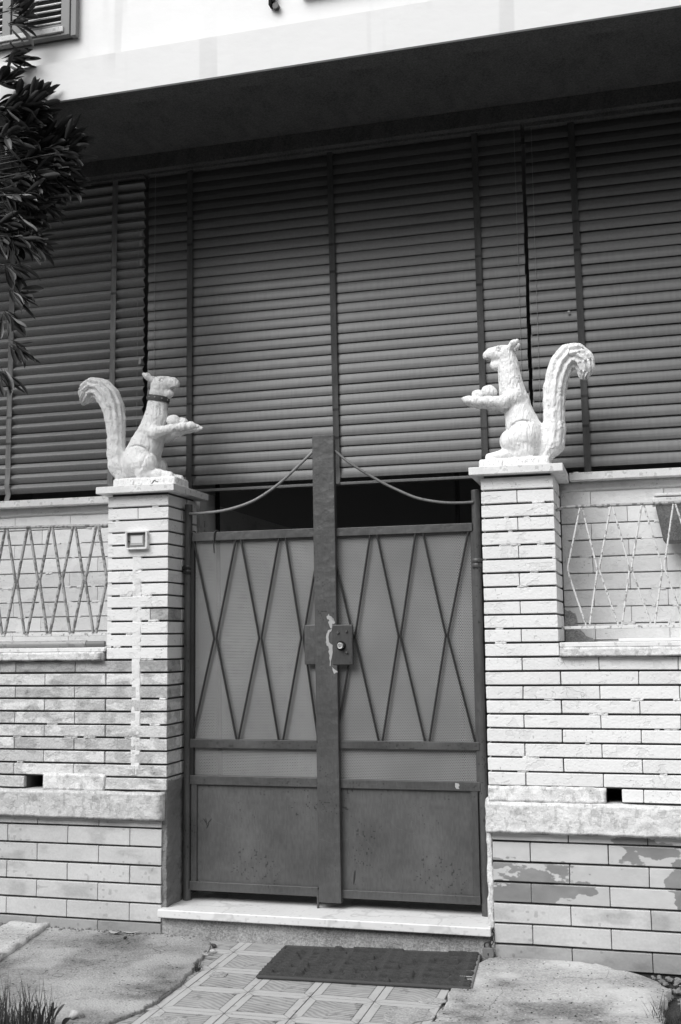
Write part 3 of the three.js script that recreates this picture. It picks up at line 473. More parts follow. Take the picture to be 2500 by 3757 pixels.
// ---------------------------------------------------------------- door bell, doorstep, padlock
{
  const d = thing('door_bell', 'small metal framed door bell set in the left pillar', 'door bell', [-0.72, 1.63, 0]);
  const o = new THREE.Shape(), x0 = -0.775, x1 = -0.673, y0 = 1.637, y1 = 1.716, r = 0.007;
  const rrect = (s, a, b, c, e, q) => { s.moveTo(a + q, c); s.lineTo(b - q, c); s.quadraticCurveTo(b, c, b, c + q); s.lineTo(b, e - q); s.quadraticCurveTo(b, e, b - q, e); s.lineTo(a + q, e); s.quadraticCurveTo(a, e, a, e - q); s.lineTo(a, c + q); s.quadraticCurveTo(a, c, a + q, c); return s; };
  rrect(o, x0, x1, y0, y1, r); o.holes.push(rrect(new THREE.Path(), x0 + 0.005, x1 - 0.005, y0 + 0.005, y1 - 0.005, r - 0.003));
  part(d, 'frame', metreUV(new THREE.ExtrudeGeometry(o, { depth: 0.028, bevelEnabled: true, bevelSize: 0.0012, bevelThickness: 0.0012, bevelSegments: 2 }).translate(0, 0, -0.006)), M.cap);
  const face = part(d, 'face_plate', soft(x0 + 0.004, x1 - 0.004, y0 + 0.004, y1 - 0.004, -0.006, 0.006, 0.002), mat('bell_steel', { color: grey(0.22), roughness: 0.45 }));
  part(d, 'button', soft(-0.757, -0.694, 1.653, 1.698, 0.0062, 0.011, 0.002), mat('bell_button', { color: grey(0.4), roughness: 0.4 }));
  part(d, 'name_card', soft(-0.752, -0.699, 1.663, 1.694, 0.0108, 0.0122, 0.0006), mat('blank_card', { color: grey(0.62), roughness: 0.6 }), 'blank pale name card');
  for (const x of [-0.765, -0.685]) part(face, 'screw', metreUV(new THREE.CylinderGeometry(0.0034, 0.0034, 0.004, 10).rotateX(1.57).translate(x, 1.672, 0.007)), M.black);
}
{
  const s = thing('doorstep', 'worn pale marble doorstep under the gate', 'step', [0.09, 0, -0.1]);
  const g = new RoundedBoxGeometry(1.395, 0.034, 0.36, 3, 0.005).translate(0.0905, 0.102, -0.15);
  part(s, 'slab', jitter(metreUV(g), 0.0006, 12), M.marble);
  part(s, 'riser', rough(-0.6, 0.782, -0.08, 0.086, -0.3, -0.002, 90, 10, 2, 0.0035, 30), M.riser);
}
{
  const p = thing('padlock', 'old padlock hanging beside the mat corner at the right end of the step', 'padlock', [0.77, 0.0, 0.02]);
  const s = new THREE.Shape(); s.moveTo(-0.019, 0.004); s.quadraticCurveTo(-0.015, 0, -0.01, 0); s.lineTo(0.012, 0.001); s.quadraticCurveTo(0.018, 0.002, 0.019, 0.008); s.lineTo(0.0195, 0.028); s.quadraticCurveTo(0.018, 0.034, 0.011, 0.034); s.lineTo(-0.012, 0.034); s.quadraticCurveTo(-0.02, 0.034, -0.021, 0.026); s.closePath();
  part(p, 'body', metreUV(new THREE.ExtrudeGeometry(s, { depth: 0.012, bevelEnabled: true, bevelSize: 0.002, bevelThickness: 0.002, bevelSegments: 2 }).translate(0.776, 0.008, 0.014)), mat('padlock_steel', { color: grey(0.26), map: stoneC, roughness: 0.6 }));
  part(p, 'shackle', tube([[0.763, 0.038, 0.02], [0.762, 0.056, 0.02], [0.772, 0.064, 0.02], [0.784, 0.058, 0.02], [0.786, 0.038, 0.02]], 0.0032, 24, 8), M.rod);
  part(p, 'keyhole', join([metreUV(new THREE.CylinderGeometry(0.0028, 0.0028, 0.002, 10).rotateX(1.57).translate(0.776, 0.022, 0.028)), slab(0.7748, 0.7772, 0.014, 0.021, 0.027, 0.0289)]), M.black);
  for (let i = 0; i < 4; i++) part(p, 'chain_link', metreUV(new THREE.TorusGeometry(0.009, 0.0026, 6, 14).scale(0.7, 1.2, 1).rotateY(i % 2 ? 1.3 : 0.3).rotateZ(-0.4).translate(0.788 + i * 0.001, 0.062 + i * 0.014, 0.016 - i * 0.004)), M.rod);
}

// ---------------------------------------------------------------- squirrel statues
function squirrel(label, origin, dir, spec) {
  const t = thing('squirrel_statue', label, 'statue', [origin[0], origin[1], origin[2]], 'painted squirrel statues on the gate pillars');
  const N = 176, half = N / 2, cx = -0.03, cy = 0.285, EX = 0.33, EY = 0.31, EZ = 0.125, mc = new MarchingCubes(N, M.statue, false, false, 400000);
  const cap = (px, py, pz, a, b, ra, rb) => { const bx = b[0] - a[0], by = b[1] - a[1], bz = b[2] - a[2]; let q = ((px - a[0]) * bx + (py - a[1]) * by + (pz - a[2]) * bz) / (bx * bx + by * by + bz * bz + 1e-9); q = Math.min(1, Math.max(0, q)); return Math.sqrt((px - a[0] - bx * q) ** 2 + (py - a[1] - by * q) ** 2 + (pz - a[2] - bz * q) ** 2) - mix(ra, rb, q); };
  const chain = (list, z = 0) => list.slice(1).map((p, i) => [[list[i][0], list[i][1], list[i][3] ?? z], [p[0], p[1], p[3] ?? z], list[i][2], p[2]]);
  const slim = (l) => l.map(([x, y, r, z]) => [x, y, r - 0.0035, z]);
  const bodies = [...chain(slim(spec.torso)), ...chain(spec.head), ...[1, -1].flatMap((s) => [...chain(spec.arm.map(([x, y, r, z]) => [x, y, r, z * s])), ...chain(spec.leg.map(([x, y, r, z]) => [x, y, r, z * s])), ...chain(spec.foot.map(([x, y, r, z]) => [x, y, r, z * s]))])];
  const sharp = [...[1, -1].flatMap((s) => chain(spec.ear.map(([x, y, r, z]) => [x, y, r, z * s]))), ...chain(spec.jaw)], tail = chain(spec.tail), k = 0.012;
  const smin = (a, b, kk) => { const h = Math.max(kk - Math.abs(a - b), 0) / kk; return Math.min(a, b) - h * h * kk * 0.25; };
  const all = [...bodies, ...sharp, ...tail], BL = 8;
  for (let bz = 0; bz < N; bz += BL) for (let by = 0; by < N; by += BL) for (let bx = 0; bx < N; bx += BL) {
   const X = cx + ((bx + 3.5 - half) / half) * EX, Y = cy + ((by + 3.5 - half) / half) * EY, Zc = ((bz + 3.5 - half) / half) * EZ; let near = Math.max(Math.abs(X - spec.base[0]) - spec.base[1], Math.abs(Y - 0.022) - 0.03); for (const c of all) near = Math.min(near, cap(X, Y, Zc, ...c)); const skip = near > 0.075, bodyB = bodies.filter((c) => cap(X, Y, Zc, ...c) < 0.08), sharpB = sharp.filter((c) => cap(X, Y, Zc, ...c) < 0.08), tailB = tail.map((c, i) => [c, i]).filter(([c]) => cap(X, Y, Zc * 0.9, ...c) < 0.09);
   for (let iz = bz; iz < bz + BL; iz++) for (let iy = by; iy < by + BL; iy++) for (let ix = bx; ix < bx + BL; ix++) {
    if (skip) { mc.field[iz * N * N + iy * N + ix] = -0.05; continue; }
    const x = cx + ((ix - half) / half) * EX, y = cy + ((iy - half) / half) * EY, z = ((iz - half) / half) * EZ;
    let d = 9; for (const c of bodyB) d = smin(d, cap(x, y, z, ...c), k);
    for (const c of sharpB) d = smin(d, cap(x, y, z, ...c), 0.008);
    let td = 9, best = 0, run = 0; for (const [c, i] of tailB) { const e = cap(x, y, z * 0.9, ...c); if (e < td) { td = e; best = i; } }
    td = 9; for (const [c] of tailB) td = smin(td, cap(x, y, z * 0.9, ...c), 0.02);
    if (td < 0.05) {                                                  // long combed grooves over the arch of the tail
      const a = tail[best][0], b = tail[best][1], lx = b[0] - a[0], ly = b[1] - a[1], L = Math.hypot(lx, ly) || 1, across = ((x - a[0]) * -ly + (y - a[1]) * lx) / L;
      const th = Math.atan2(z, across), g = ss(3, 8, best); td += (0.0012 + 0.0048 * g) * Math.sin(th * 11 + 0.8 * n3(x * 14, y * 14, z * 9) + run * 0.0);
    }
    d = smin(d, td, 0.022);
    { const [tx, ty, tz, tr] = spec.thigh; for (const s of [1, -1]) { const q = Math.hypot(x - tx, y - ty, (z - s * tz) * 0.8) - tr; d += 0.006 * Math.exp(-(q * q) / 0.00002) * ss(-0.02, 0.02, x - tx + (y - ty) * 0.6) * (s * z > 0.01 ? 1 : 0); } }
    for (const [mx, my, mz, r] of spec.cut) d = Math.max(d, -(Math.hypot((x - mx) * 0.8, (y - my) * 1.5, (z - mz) * 0.55) - r));
    for (const s of [1, -1]) {                                        // brow, carved socket, eyeball with a slit under the lid
      const [ex, ey, ez, er] = spec.eye, zz = z - s * ez; if (Math.abs(x - ex) > 0.05 || Math.abs(y - ey) > 0.05) continue;
      d = smin(d, Math.sqrt(((x - ex + 0.002) * 0.55) ** 2 + ((y - ey - 0.012) * 1.3) ** 2 + (zz + 0.004) ** 2) - 0.0085, 0.006);
      d = Math.max(d, -(Math.sqrt(((x - ex) * 0.75) ** 2 + ((y - ey + 0.002) * 1.25) ** 2 + (zz - 0.002) ** 2) - er));
      d = smin(d, Math.sqrt((x - ex) ** 2 + (y - ey + 0.001) ** 2 + (zz + 0.003) ** 2) - er * 0.72, 0.0015);
    }
    if (d < 0.03) d += 0.0012 * (n3(x * 90, y * 60, z * 90) - 0.5) + 0.0012 * (n3(x * 34, y * 26, z * 34) - 0.5) + 0.0007 * Math.sin(n3(x * 26, y * 14, z * 26) * 26);
    // base slab that it sits on
    const q = [Math.abs(x - spec.base[0]) - spec.base[1], Math.abs(y - 0.022) - 0.018, Math.abs(z) - 0.066], bd = Math.hypot(Math.max(q[0], 0), Math.max(q[1], 0), Math.max(q[2], 0)) + Math.min(0, Math.max(...q)) - 0.012 + 0.006 * (n3(x * 30, y * 30, z * 30) - 0.5);
    d = smin(d, bd, 0.006);
    mc.field[iz * N * N + iy * N + ix] = -d;
   }
  }
  mc.isolation = 0; mc.update();
  const n = mc.count, P = mc.positionArray.slice(0, n * 3); for (let i = 0; i < n; i++) { P[i * 3] = (cx + P[i * 3] * EX) * dir; P[i * 3 + 1] = cy + P[i * 3 + 1] * EY; P[i * 3 + 2] *= EZ; }
  let g = new THREE.BufferGeometry(); g.setAttribute('position', new THREE.BufferAttribute(P, 3)); g = mergeVertices(g, 1e-5);
  if (dir < 0) { const ix = g.index.array; for (let i = 0; i < ix.length; i += 3) { const s = ix[i]; ix[i] = ix[i + 1]; ix[i + 1] = s; } }
  g.computeVertexNormals();
  // marching cubes may wind either way: make the normals point out of the body
  { const p = g.attributes.position, nn = g.attributes.normal; let far = 0; for (let i = 0; i < p.count; i++) if (p.getY(i) > p.getY(far)) far = i; if (nn.getY(far) < 0) { const ix = g.index.array; for (let i = 0; i < ix.length; i += 3) { const s = ix[i]; ix[i] = ix[i + 1]; ix[i + 1] = s; } g.computeVertexNormals(); } }
  g.translate(...origin); part(t, 'body', metreUV(g, dir * 0.13), M.statue);
  for (const [x, y, z, r] of spec.nuts) { const q = new THREE.IcosahedronGeometry(r, 4); q.deleteAttribute('uv'); q.deleteAttribute('normal'); const w = mergeVertices(q); w.scale(1.15, 0.95, 1); jitter(w, 0.004, 30); w.computeVertexNormals(); w.translate(origin[0] + x * dir, origin[1] + y, origin[2] + z); part(t, 'nut', metreUV(w), M.statue); }
  if (spec.collar) {
    const [x, y, r] = spec.collar, rot = (q) => q.rotateZ(-0.16 * dir).translate(origin[0] + x * dir, origin[1] + y, origin[2]);
    const col = part(t, 'collar', metreUV(rot(new THREE.LatheGeometry([[r + 0.001, -0.0125], [r + 0.004, -0.012], [r + 0.004, 0.012], [r + 0.001, 0.0125], [r - 0.004, 0.0125], [r - 0.004, -0.0125], [r + 0.001, -0.0125]].map((p) => new THREE.Vector2(...p)), 40))), M.leather, 'dark collar round the neck');
    for (let i = 0; i < 10; i++) { const a = i * 0.628 + 0.2; part(col, 'stud', metreUV(rot(new THREE.SphereGeometry(0.004, 8, 6).translate(Math.cos(a) * (r + 0.004), 0, Math.sin(a) * (r + 0.004)))), M.plastic); }
  }
  return t;
}
// x towards the face, y up from the cap, r radius, z out to the side
squirrel('white squirrel statue wearing a dark collar on the left pillar', [-0.74, 1.917, -0.16], 1, {
  torso: [[-0.053, 0.12, 0.078], [-0.042, 0.165, 0.083], [-0.024, 0.207, 0.078], [-0.005, 0.25, 0.069], [0.012, 0.295, 0.062], [0.023, 0.335, 0.058], [0.03, 0.395, 0.048], [0.036, 0.44, 0.043]],
  head: [[0.036, 0.455, 0.040], [0.044, 0.487, 0.042], [0.078, 0.492, 0.034], [0.108, 0.492, 0.026], [0.122, 0.488, 0.018]],
  jaw: [[0.046, 0.452, 0.033], [0.078, 0.446, 0.024], [0.094, 0.446, 0.016]], ear: [[0.012, 0.512, 0.013, 0.028], [-0.006, 0.528, 0.015, 0.034], [-0.024, 0.538, 0.007, 0.036]],
  arm: [[-0.006, 0.278, 0.036, 0.035], [0.048, 0.258, 0.025, 0.06], [0.12, 0.274, 0.0175, 0.048], [0.175, 0.283, 0.0175, 0.036], [0.21, 0.284, 0.016, 0.03], [0.238, 0.28, 0.008, 0.024]],
  leg: [[-0.058, 0.13, 0.062, 0.035], [0.0, 0.115, 0.05, 0.052], [-0.015, 0.085, 0.03, 0.056]], foot: [[-0.02, 0.07, 0.024, 0.055], [0.06, 0.068, 0.02, 0.057], [0.12, 0.058, 0.017, 0.055]],
  tail: [[-0.146, 0.07, 0.03], [-0.166, 0.125, 0.04], [-0.174, 0.185, 0.039], [-0.176, 0.24, 0.037], [-0.178, 0.295, 0.038], [-0.182, 0.345, 0.042], [-0.193, 0.40, 0.044], [-0.216, 0.45, 0.046], [-0.252, 0.49, 0.042], [-0.296, 0.505, 0.036], [-0.325, 0.49, 0.033], [-0.341, 0.462, 0.027], [-0.352, 0.44, 0.012]],
  cut: [[0.118, 0.4665, 0, 0.0165]], thigh: [-0.042, 0.135, 0.045, 0.068], eye: [0.066, 0.503, 0.036, 0.0095], base: [0.0, 0.143], nuts: [[0.118, 0.314, 0.012, 0.031], [0.163, 0.308, 0.006, 0.021], [0.135, 0.312, -0.03, 0.028]], collar: [0.034, 0.424, 0.0475],
});
squirrel('white squirrel statue without a collar on the right pillar', [0.93, 1.917, -0.16], -1, {
  torso: [[-0.036, 0.12, 0.078], [-0.03, 0.165, 0.078], [-0.02, 0.205, 0.070], [-0.008, 0.25, 0.061], [0.002, 0.30, 0.058], [0.018, 0.345, 0.056], [0.024, 0.39, 0.051], [0.028, 0.43, 0.047], [0.03, 0.46, 0.045]],
  head: [[0.031, 0.472, 0.040], [0.044, 0.503, 0.042], [0.078, 0.509, 0.034], [0.106, 0.510, 0.026], [0.119, 0.506, 0.018]],
  jaw: [[0.05, 0.472, 0.032], [0.08, 0.464, 0.023], [0.094, 0.464, 0.015]], ear: [[0.02, 0.527, 0.014, 0.028], [0.002, 0.543, 0.015, 0.033], [-0.013, 0.553, 0.007, 0.035]],
  arm: [[0.004, 0.312, 0.037, 0.034], [0.048, 0.292, 0.025, 0.057], [0.115, 0.302, 0.018, 0.048], [0.165, 0.308, 0.018, 0.036], [0.198, 0.315, 0.0165, 0.03], [0.22, 0.322, 0.009, 0.024]],
  leg: [[-0.036, 0.14, 0.06, 0.033], [0.018, 0.125, 0.048, 0.05], [-0.03, 0.085, 0.03, 0.056]], foot: [[-0.045, 0.07, 0.024, 0.055], [0.05, 0.07, 0.02, 0.057], [0.115, 0.06, 0.017, 0.055]],
  tail: [[-0.11, 0.06, 0.03], [-0.143, 0.112, 0.045], [-0.153, 0.172, 0.043], [-0.153, 0.234, 0.04], [-0.155, 0.288, 0.041], [-0.16, 0.345, 0.042], [-0.172, 0.398, 0.042], [-0.19, 0.443, 0.042], [-0.219, 0.478, 0.041], [-0.252, 0.482, 0.038], [-0.28, 0.458, 0.034], [-0.288, 0.424, 0.028], [-0.280, 0.396, 0.018]],
  cut: [[0.117, 0.485, 0, 0.0165]], thigh: [-0.028, 0.14, 0.045, 0.066], eye: [0.066, 0.520, 0.036, 0.0095], base: [0.012, 0.134], nuts: [[0.112, 0.347, 0.01, 0.031], [0.16, 0.337, 0.006, 0.026], [0.13, 0.345, -0.03, 0.028]],
});
single('wire_loop', tube([[-0.648, 1.92, 0.03], [-0.64, 1.926, 0.033], [-0.632, 1.934, 0.034], [-0.624, 1.928, 0.034], [-0.616, 1.927, 0.032]], 0.0022, 16, 6), M.rod, 'bent dark wire loop on the edge of the left pillar cap', 'wire');
single('paper_scrap', soft(1.145, 1.166, 1.923, 1.927, -0.32, -0.30, 0.001), M.white, 'white scrap lying on the coping of the right wall', 'scrap');
single('snail', metreUV(new THREE.SphereGeometry(0.007, 12, 8).scale(1, 0.8, 0.7).translate(1.143, 2.669, -0.448)), M.bare, 'tiny pale snail stuck on the right blind', 'snail');

// ---------------------------------------------------------------- ground
struct('ground', metreUV(new THREE.PlaneGeometry(400, 400).rotateX(-Math.PI / 2).translate(0, -0.05, 0)), M.asphalt);
struct('soil', metreUV(new THREE.PlaneGeometry(6, 1.9).rotateX(-Math.PI / 2).translate(0, -0.035, 0.9)), M.soil);
function pave(name, outline, y, th, m, label, raggedFrom) {
  const pts = []; outline.forEach((p, i) => { const q = outline[(i + 1) % outline.length], ragged = raggedFrom.includes(i), n = ragged ? Math.max(2, Math.round(Math.hypot(q[0] - p[0], q[1] - p[1]) / 0.02)) : 1; for (let k = 0; k < n; k++) { const f = k / n, a = ragged && k ? 0.011 : 0; pts.push(new THREE.Vector2(mix(p[0], q[0], f) + a * (n3(f * n * 0.6, i * 7, 1) - 0.5) * 2, -(mix(p[1], q[1], f) + a * (n3(f * n * 0.6, i * 7, 9) - 0.5) * 2))); } });
  const g = new THREE.ExtrudeGeometry(new THREE.Shape(pts), { depth: th, bevelEnabled: true, bevelSize: 0.006, bevelThickness: 0.006, bevelSegments: 3 }); g.rotateX(-Math.PI / 2); g.translate(0, y - th - 0.006, 0);
  return struct(name, metreUV(g), m, label);
}
pave('pavement', [[-2.6, 0.004], [-0.41, 0.004], [-0.375, 0.05], [-0.325, 0.13], [-0.31, 0.30], [-0.285, 0.44], [-0.268, 0.55], [-0.258, 0.69], [-0.262, 0.83], [-0.3, 0.98], [-0.36, 1.2], [-0.4, 1.5], [-2.6, 1.5]], 0.014, 0.04, M.conc, 'rough grey concrete left of the tiles', [1, 2, 3, 4, 5, 6, 7, 8, 9]);
pave('pavement', [[0.79, 0.004], [1.12, 0.004], [1.2, 0.03], [1.38, 0.17], [1.44, 0.27], [1.405, 0.42], [1.41, 0.62], [1.3, 1.0], [1.3, 1.5], [0.66, 1.5], [0.67, 1.05], [0.695, 0.79], [0.715, 0.62], [0.702, 0.47], [0.72, 0.2]], 0.008, 0.03, M.concPale, 'pale smooth concrete right of the tiles', [1, 2, 3, 4, 5, 6, 7, 10, 11, 12, 13]);
struct('path', slab(1.475, 2.8, -0.08, -0.018, 0.30, 1.5), M.concPale, 'pale slab path beyond the broken concrete edge');
struct('kerb', rough(-0.09, 0.09, -0.05, 0.03, 0.0, 0.75, 6, 4, 30, 0.007, 22).rotateY(0.16).translate(-1.22, 0, 0.0), M.concPale, 'worn pale concrete edging at the foot of the left wall');
{
  const bed = struct('tiled_floor', slab(-0.62, 0.715, -0.03, -0.008, -0.002, 1.8), M.mortar, 'floor of wood-pattern tiles before the gate');
  // printed tile: mitred pale border, wood grain in the middle, cut corner to corner by fine lines
  const face = (variant) => col(256, 256, 1, 1, (u, v) => {
    const bx = Math.min(u, 1 - u), by = Math.min(v, 1 - v), b = Math.min(bx, by), line = (d) => 1 - ss(0.004, 0.012, Math.abs(d));
    let g;
    if (b < 0.135) { g = 0.42 + 0.05 * (fbm(u, v, 5, 5, 4, 301 + variant) - 0.5); if (Math.abs(bx - by) < 0.009) g -= 0.2; if (b < 0.012) g -= 0.14; }
    else { const w = variant === 0 ? Math.abs(u - 0.5) * 0.7 + v : variant === 1 ? u * 0.55 + v : variant === 2 ? v - Math.abs(u - 0.5) * 0.7 : v - u * 0.35; const ring = Math.sin(w * 62 + 6 * fbm(u, v, 3, 5, 3, 311 + variant)); g = 0.30 + 0.06 * ring + 0.14 * (fbm(u, v, 4, 9, 4, 321 + variant) - 0.5); }
    g -= 0.22 * line(b - 0.137); return g + 0.05 * (vn(u, v, 120, 120, 331) - 0.5) - 0.1 * ss(0.66, 0.74, fbm(u, v, 6, 6, 5, 341 + variant));
  });
  const fm = [0, 1, 2, 3].map((v) => mat('printed_tile', { map: face(v), roughness: 0.55 }));
  const S = 0.229, G = 0.002;
  for (let i = -2; i < 4; i++) for (let j = 0; j < 8; j++) {
    const x0 = 0.0065 + S * i, x1 = Math.min(x0 + S, 0.713), z0 = -0.0855 + 0.2312 * j, z1 = z0 + 0.2312; if (x1 - x0 < 0.02) continue;
    const zz0 = Math.max(z0, 0.0), g = new RoundedBoxGeometry(x1 - x0 - G, 0.008, z1 - zz0 - G, 1, 0.0012).translate((x0 + x1) / 2, -0.004 + rr(-0.0006, 0.0006), (zz0 + z1) / 2), n = g.index ? g.toNonIndexed() : g, p = n.attributes.position, uv = n.attributes.uv;
    for (let k = 0; k < p.count; k++) uv.setXY(k, (p.getX(k) - x0) / S, (p.getZ(k) - z0) / 0.2312);
    part(bed, 'tile', n, fm[(i + 2 + j * 3) % 4]);
  }
  const blob = (cx, cz, rx, rz, s) => { const sh = new THREE.Shape(), K = 26; for (let k = 0; k < K; k++) { const a = (k / K) * 6.283, r = 0.7 + 0.5 * n3(Math.cos(a) * 1.6 + s, Math.sin(a) * 1.6, s); const x = cx + Math.cos(a) * rx * r, y = -(cz + Math.sin(a) * rz * r); k ? sh.lineTo(x, y) : sh.moveTo(x, y); } return metreUV(new THREE.ExtrudeGeometry(sh, { depth: 0.0015, bevelEnabled: true, bevelSize: 0.002, bevelThickness: 0.001, bevelSegments: 1 }).rotateX(-Math.PI / 2).translate(0, 0.0005, 0)); };
  part(bed, 'cement_patch', blob(0.60, 0.72, 0.085, 0.09, 3), M.riser, 'cement smear over the broken tile at the right');
  part(bed, 'cement_patch', blob(0.66, 0.56, 0.05, 0.03, 8), M.riser);
  part(bed, 'cement_patch', blob(-0.17, 0.44, 0.035, 0.03, 12), M.riser);
  part(bed, 'cement_patch', blob(-0.15, 0.96, 0.08, 0.05, 5), M.riser);
}
{
  const t = thing('doormat', 'dark ribbed fibre doormat before the step', 'doormat', [0.36, 0, 0.22]);
  const toWorld = (u, v) => [mix(mix(-0.035, 0.738, u), mix(-0.012, 0.768, u), v), mix(mix(0.052, -0.005, u), mix(0.455, 0.42, u), v)];
  const NX = 260, NZ = 144, pos = [], idx = [], muv = [];
  for (let j = 0; j <= NZ; j++) for (let i = 0; i <= NX; i++) {
    const u = i / NX, v = j / NZ, [x, z] = toWorld(u, v), row = Math.floor(v * 12), off = n3(row * 3.1, u * 9, 2);
    const ridge = Math.pow(Math.abs(Math.sin(v * 12 * Math.PI)), 0.7), tuft = 0.35 + 0.65 * ss(0.34, 0.5, n3(u * 13 + off * 2, row * 2.7, 5)), edge = Math.min(u, 1 - u, v, 1 - v);
    muv.push(u * 5, v * 12); pos.push(x, 0.001 + (edge <= 0 ? 0 : 0.002 + 0.02 * ridge * tuft + 0.005 * (n3(u * 190, v * 110, 3) - 0.5) * 0.4), z);
  }
  for (let j = 0; j < NZ; j++) for (let i = 0; i < NX; i++) { const a = j * (NX + 1) + i, b = a + NX + 1; idx.push(a, b, a + 1, a + 1, b, b + 1); }
  const g = new THREE.BufferGeometry(); g.setAttribute('position', new THREE.BufferAttribute(new Float32Array(pos), 3)); g.setIndex(idx); g.computeVertexNormals();
  g.setAttribute('uv', new THREE.BufferAttribute(new Float32Array(muv), 2));
  part(t, 'pile', g, mat('dark_mat_fibre', { map: col(1024, 256, 1, 1, (u, v) => 0.03 + 0.05 * Math.pow(vn(u, v, 220, 60, 351), 4) + 0.03 * (fbm(u, v, 14, 6, 4, 361) - 0.5)), roughness: 1 }));
  const c = [[0, 0], [1, 0], [1, 1], [0, 1], [0, 0]].map(([u, v]) => { const [x, z] = toWorld(u, v); return [x, 0.0075, z]; });
  for (let i = 0; i < 4; i++) part(t, 'border', bar(c[i], c[i + 1], 0.0065, 10), mat('mat_border', { color: grey(i === 1 ? 0.16 : 0.05), roughness: 0.9 }));
}
// the house across the street, which shuts off the low sky
{
  const h = thing('opposite_house', 'plain house across the street with a row of windows', 'house', [0, 0, 14]);
  part(h, 'wall', slab(-22, 22, -0.05, 6.2, 13.5, 21), mat('ochre_render', { color: grey(0.16), map: wallC }));
  const rf = part(h, 'roof', slab(-22.4, 22.4, 6.2, 6.45, 13.1, 21.4), mat('roof_tiles', { color: grey(0.12) }));
  for (let i = 0; i < 12; i++) for (const y of [1.0, 4.0]) { const w = part(h, 'window', slab(-20 + i * 3.5, -18.9 + i * 3.5, y, y + 1.5, 13.46, 13.5), M.shutter); part(w, 'sill', slab(-20.1 + i * 3.5, -18.8 + i * 3.5, y - 0.06, y, 13.35, 13.5), M.coping); }
}
// litter in the crack and along the wall
function scrap(name, x, z, y, s, m, label, cat, group) { const g = new THREE.IcosahedronGeometry(s, 1); g.deleteAttribute('uv'); const w = mergeVertices(g); w.scale(1, 0.6, 0.8); jitter(w, s * 0.3, 60); w.rotateY(rnd() * 6); w.translate(x, y, z); w.computeVertexNormals(); return single(name, metreUV(w), m, label, cat, group); }
scrap('stone', -0.435, 1.03, 0.022, 0.026, M.concPale, 'white stone at the bottom edge of the left concrete', 'stone');
scrap('stone', -0.30, 0.17, 0.006, 0.016, M.concPale, 'pale stone chip in the crack beside the tiles', 'stone');
scrap('stone', -0.325, 0.10, 0.008, 0.014, M.soil, 'dark stone at the top of the crack beside the riser', 'stone');
scrap('stone', -0.71, 0.12, 0.022, 0.009, M.soil, 'small dark pebble on the left concrete', 'stone');
for (const [x, z, a, b, l] of [[-0.79, 0.05, 0.035, 0.012, 'pale dry leaf lying against the left wall foot'], [-0.72, 0.03, 0.045, 0.008, 'long thin dry leaf near the left wall foot'], [-0.285, 0.27, 0.02, 0.011, 'curled dry leaf in the crack by the tiles'], [-0.30, 0.215, 0.022, 0.012, 'upright dry leaf shard in the crack by the tiles']]) {
  const g = new THREE.SphereGeometry(1, 14, 8).scale(a, 0.002, b); const p = g.attributes.position; for (let i = 0; i < p.count; i++) p.setY(i, p.getY(i) + 0.008 * Math.pow(p.getX(i) / a, 2)); g.computeVertexNormals(); g.rotateY(rr(-0.4, 0.4)).rotateZ(l.startsWith('upright') ? 0.9 : 0.1).translate(x, 0.02, z); single('dry_leaf', metreUV(g), M.dry, l, 'dry leaf');
}
{
  const list = []; for (let i = 0; i < 110; i++) { const s = rr(0.004, 0.016), g = new THREE.IcosahedronGeometry(s, 0); g.rotateX(rnd() * 3).rotateY(rnd() * 3).scale(1, 0.6, 1).translate(rr(1.38, 1.72), -0.025 + s * 0.4, rr(0.02, 0.34)); list.push(metreUV(g)); }
  for (let i = 0; i < 70; i++) { const f = rnd(), s = rr(0.003, 0.008), g = new THREE.IcosahedronGeometry(s, 0); g.translate(mix(-0.40, -0.27, f) + rr(-0.012, 0.02), -0.004 + s * 0.3, mix(0.03, 0.6, f)); list.push(metreUV(g)); }
  for (let i = 0; i < 130; i++) { const s = rr(0.002, 0.007), g = new THREE.IcosahedronGeometry(s, 0); g.translate(rr(-1.4, -0.45), 0.014 + s * 0.3, 0.006 + Math.pow(rnd(), 2) * 0.06); list.push(metreUV(g)); }
  const o = single('rubble', join(list), M.cement, 'grey crumbs of rubble along the wall foot and cracks', 'rubble'); o.userData.kind = 'stuff';
}

// ---------------------------------------------------------------- plants
function blade(base, dir, len, wid, droop) {                          // one grass blade
  const pos = [], idx = [], N = 6, side = new THREE.Vector3(-dir.z, 0, dir.x).normalize();
  for (let i = 0; i <= N; i++) { const f = i / N, p = base.clone().addScaledVector(dir, len * f); p.y -= droop * f * f * len; const w = wid * (1 - f * 0.92); pos.push(p.x - side.x * w, p.y, p.z - side.z * w, p.x + side.x * w, p.y, p.z + side.z * w); }
  for (let i = 0; i < N; i++) { const a = i * 2; idx.push(a, a + 1, a + 2, a + 1, a + 3, a + 2); }
  const g = new THREE.BufferGeometry(); g.setAttribute('position', new THREE.BufferAttribute(new Float32Array(pos), 3)); g.setIndex(idx); g.computeVertexNormals(); return metreUV(g);
}
function tuft(label, cx, cy, cz, rx, rz, n, h0, h1, m) { const list = []; for (let i = 0; i < n; i++) { const a = rnd() * 6.28, r = Math.sqrt(rnd()); list.push(blade(new THREE.Vector3(cx + Math.cos(a) * rx * r, cy, cz + Math.sin(a) * rz * r), new THREE.Vector3(rr(-0.45, 0.45), 1, rr(-0.3, 0.3)).normalize(), rr(h0, h1), rr(0.0016, 0.0034), rr(0, 0.35))); } const o = single('grass_tuft', join(list), m, label, 'grass'); o.userData.kind = 'stuff'; return o; }
tuft('dark grass tuft at the bottom left corner', -0.58, 0.02, 1.22, 0.17, 0.11, 330, 0.06, 0.2, M.grass);
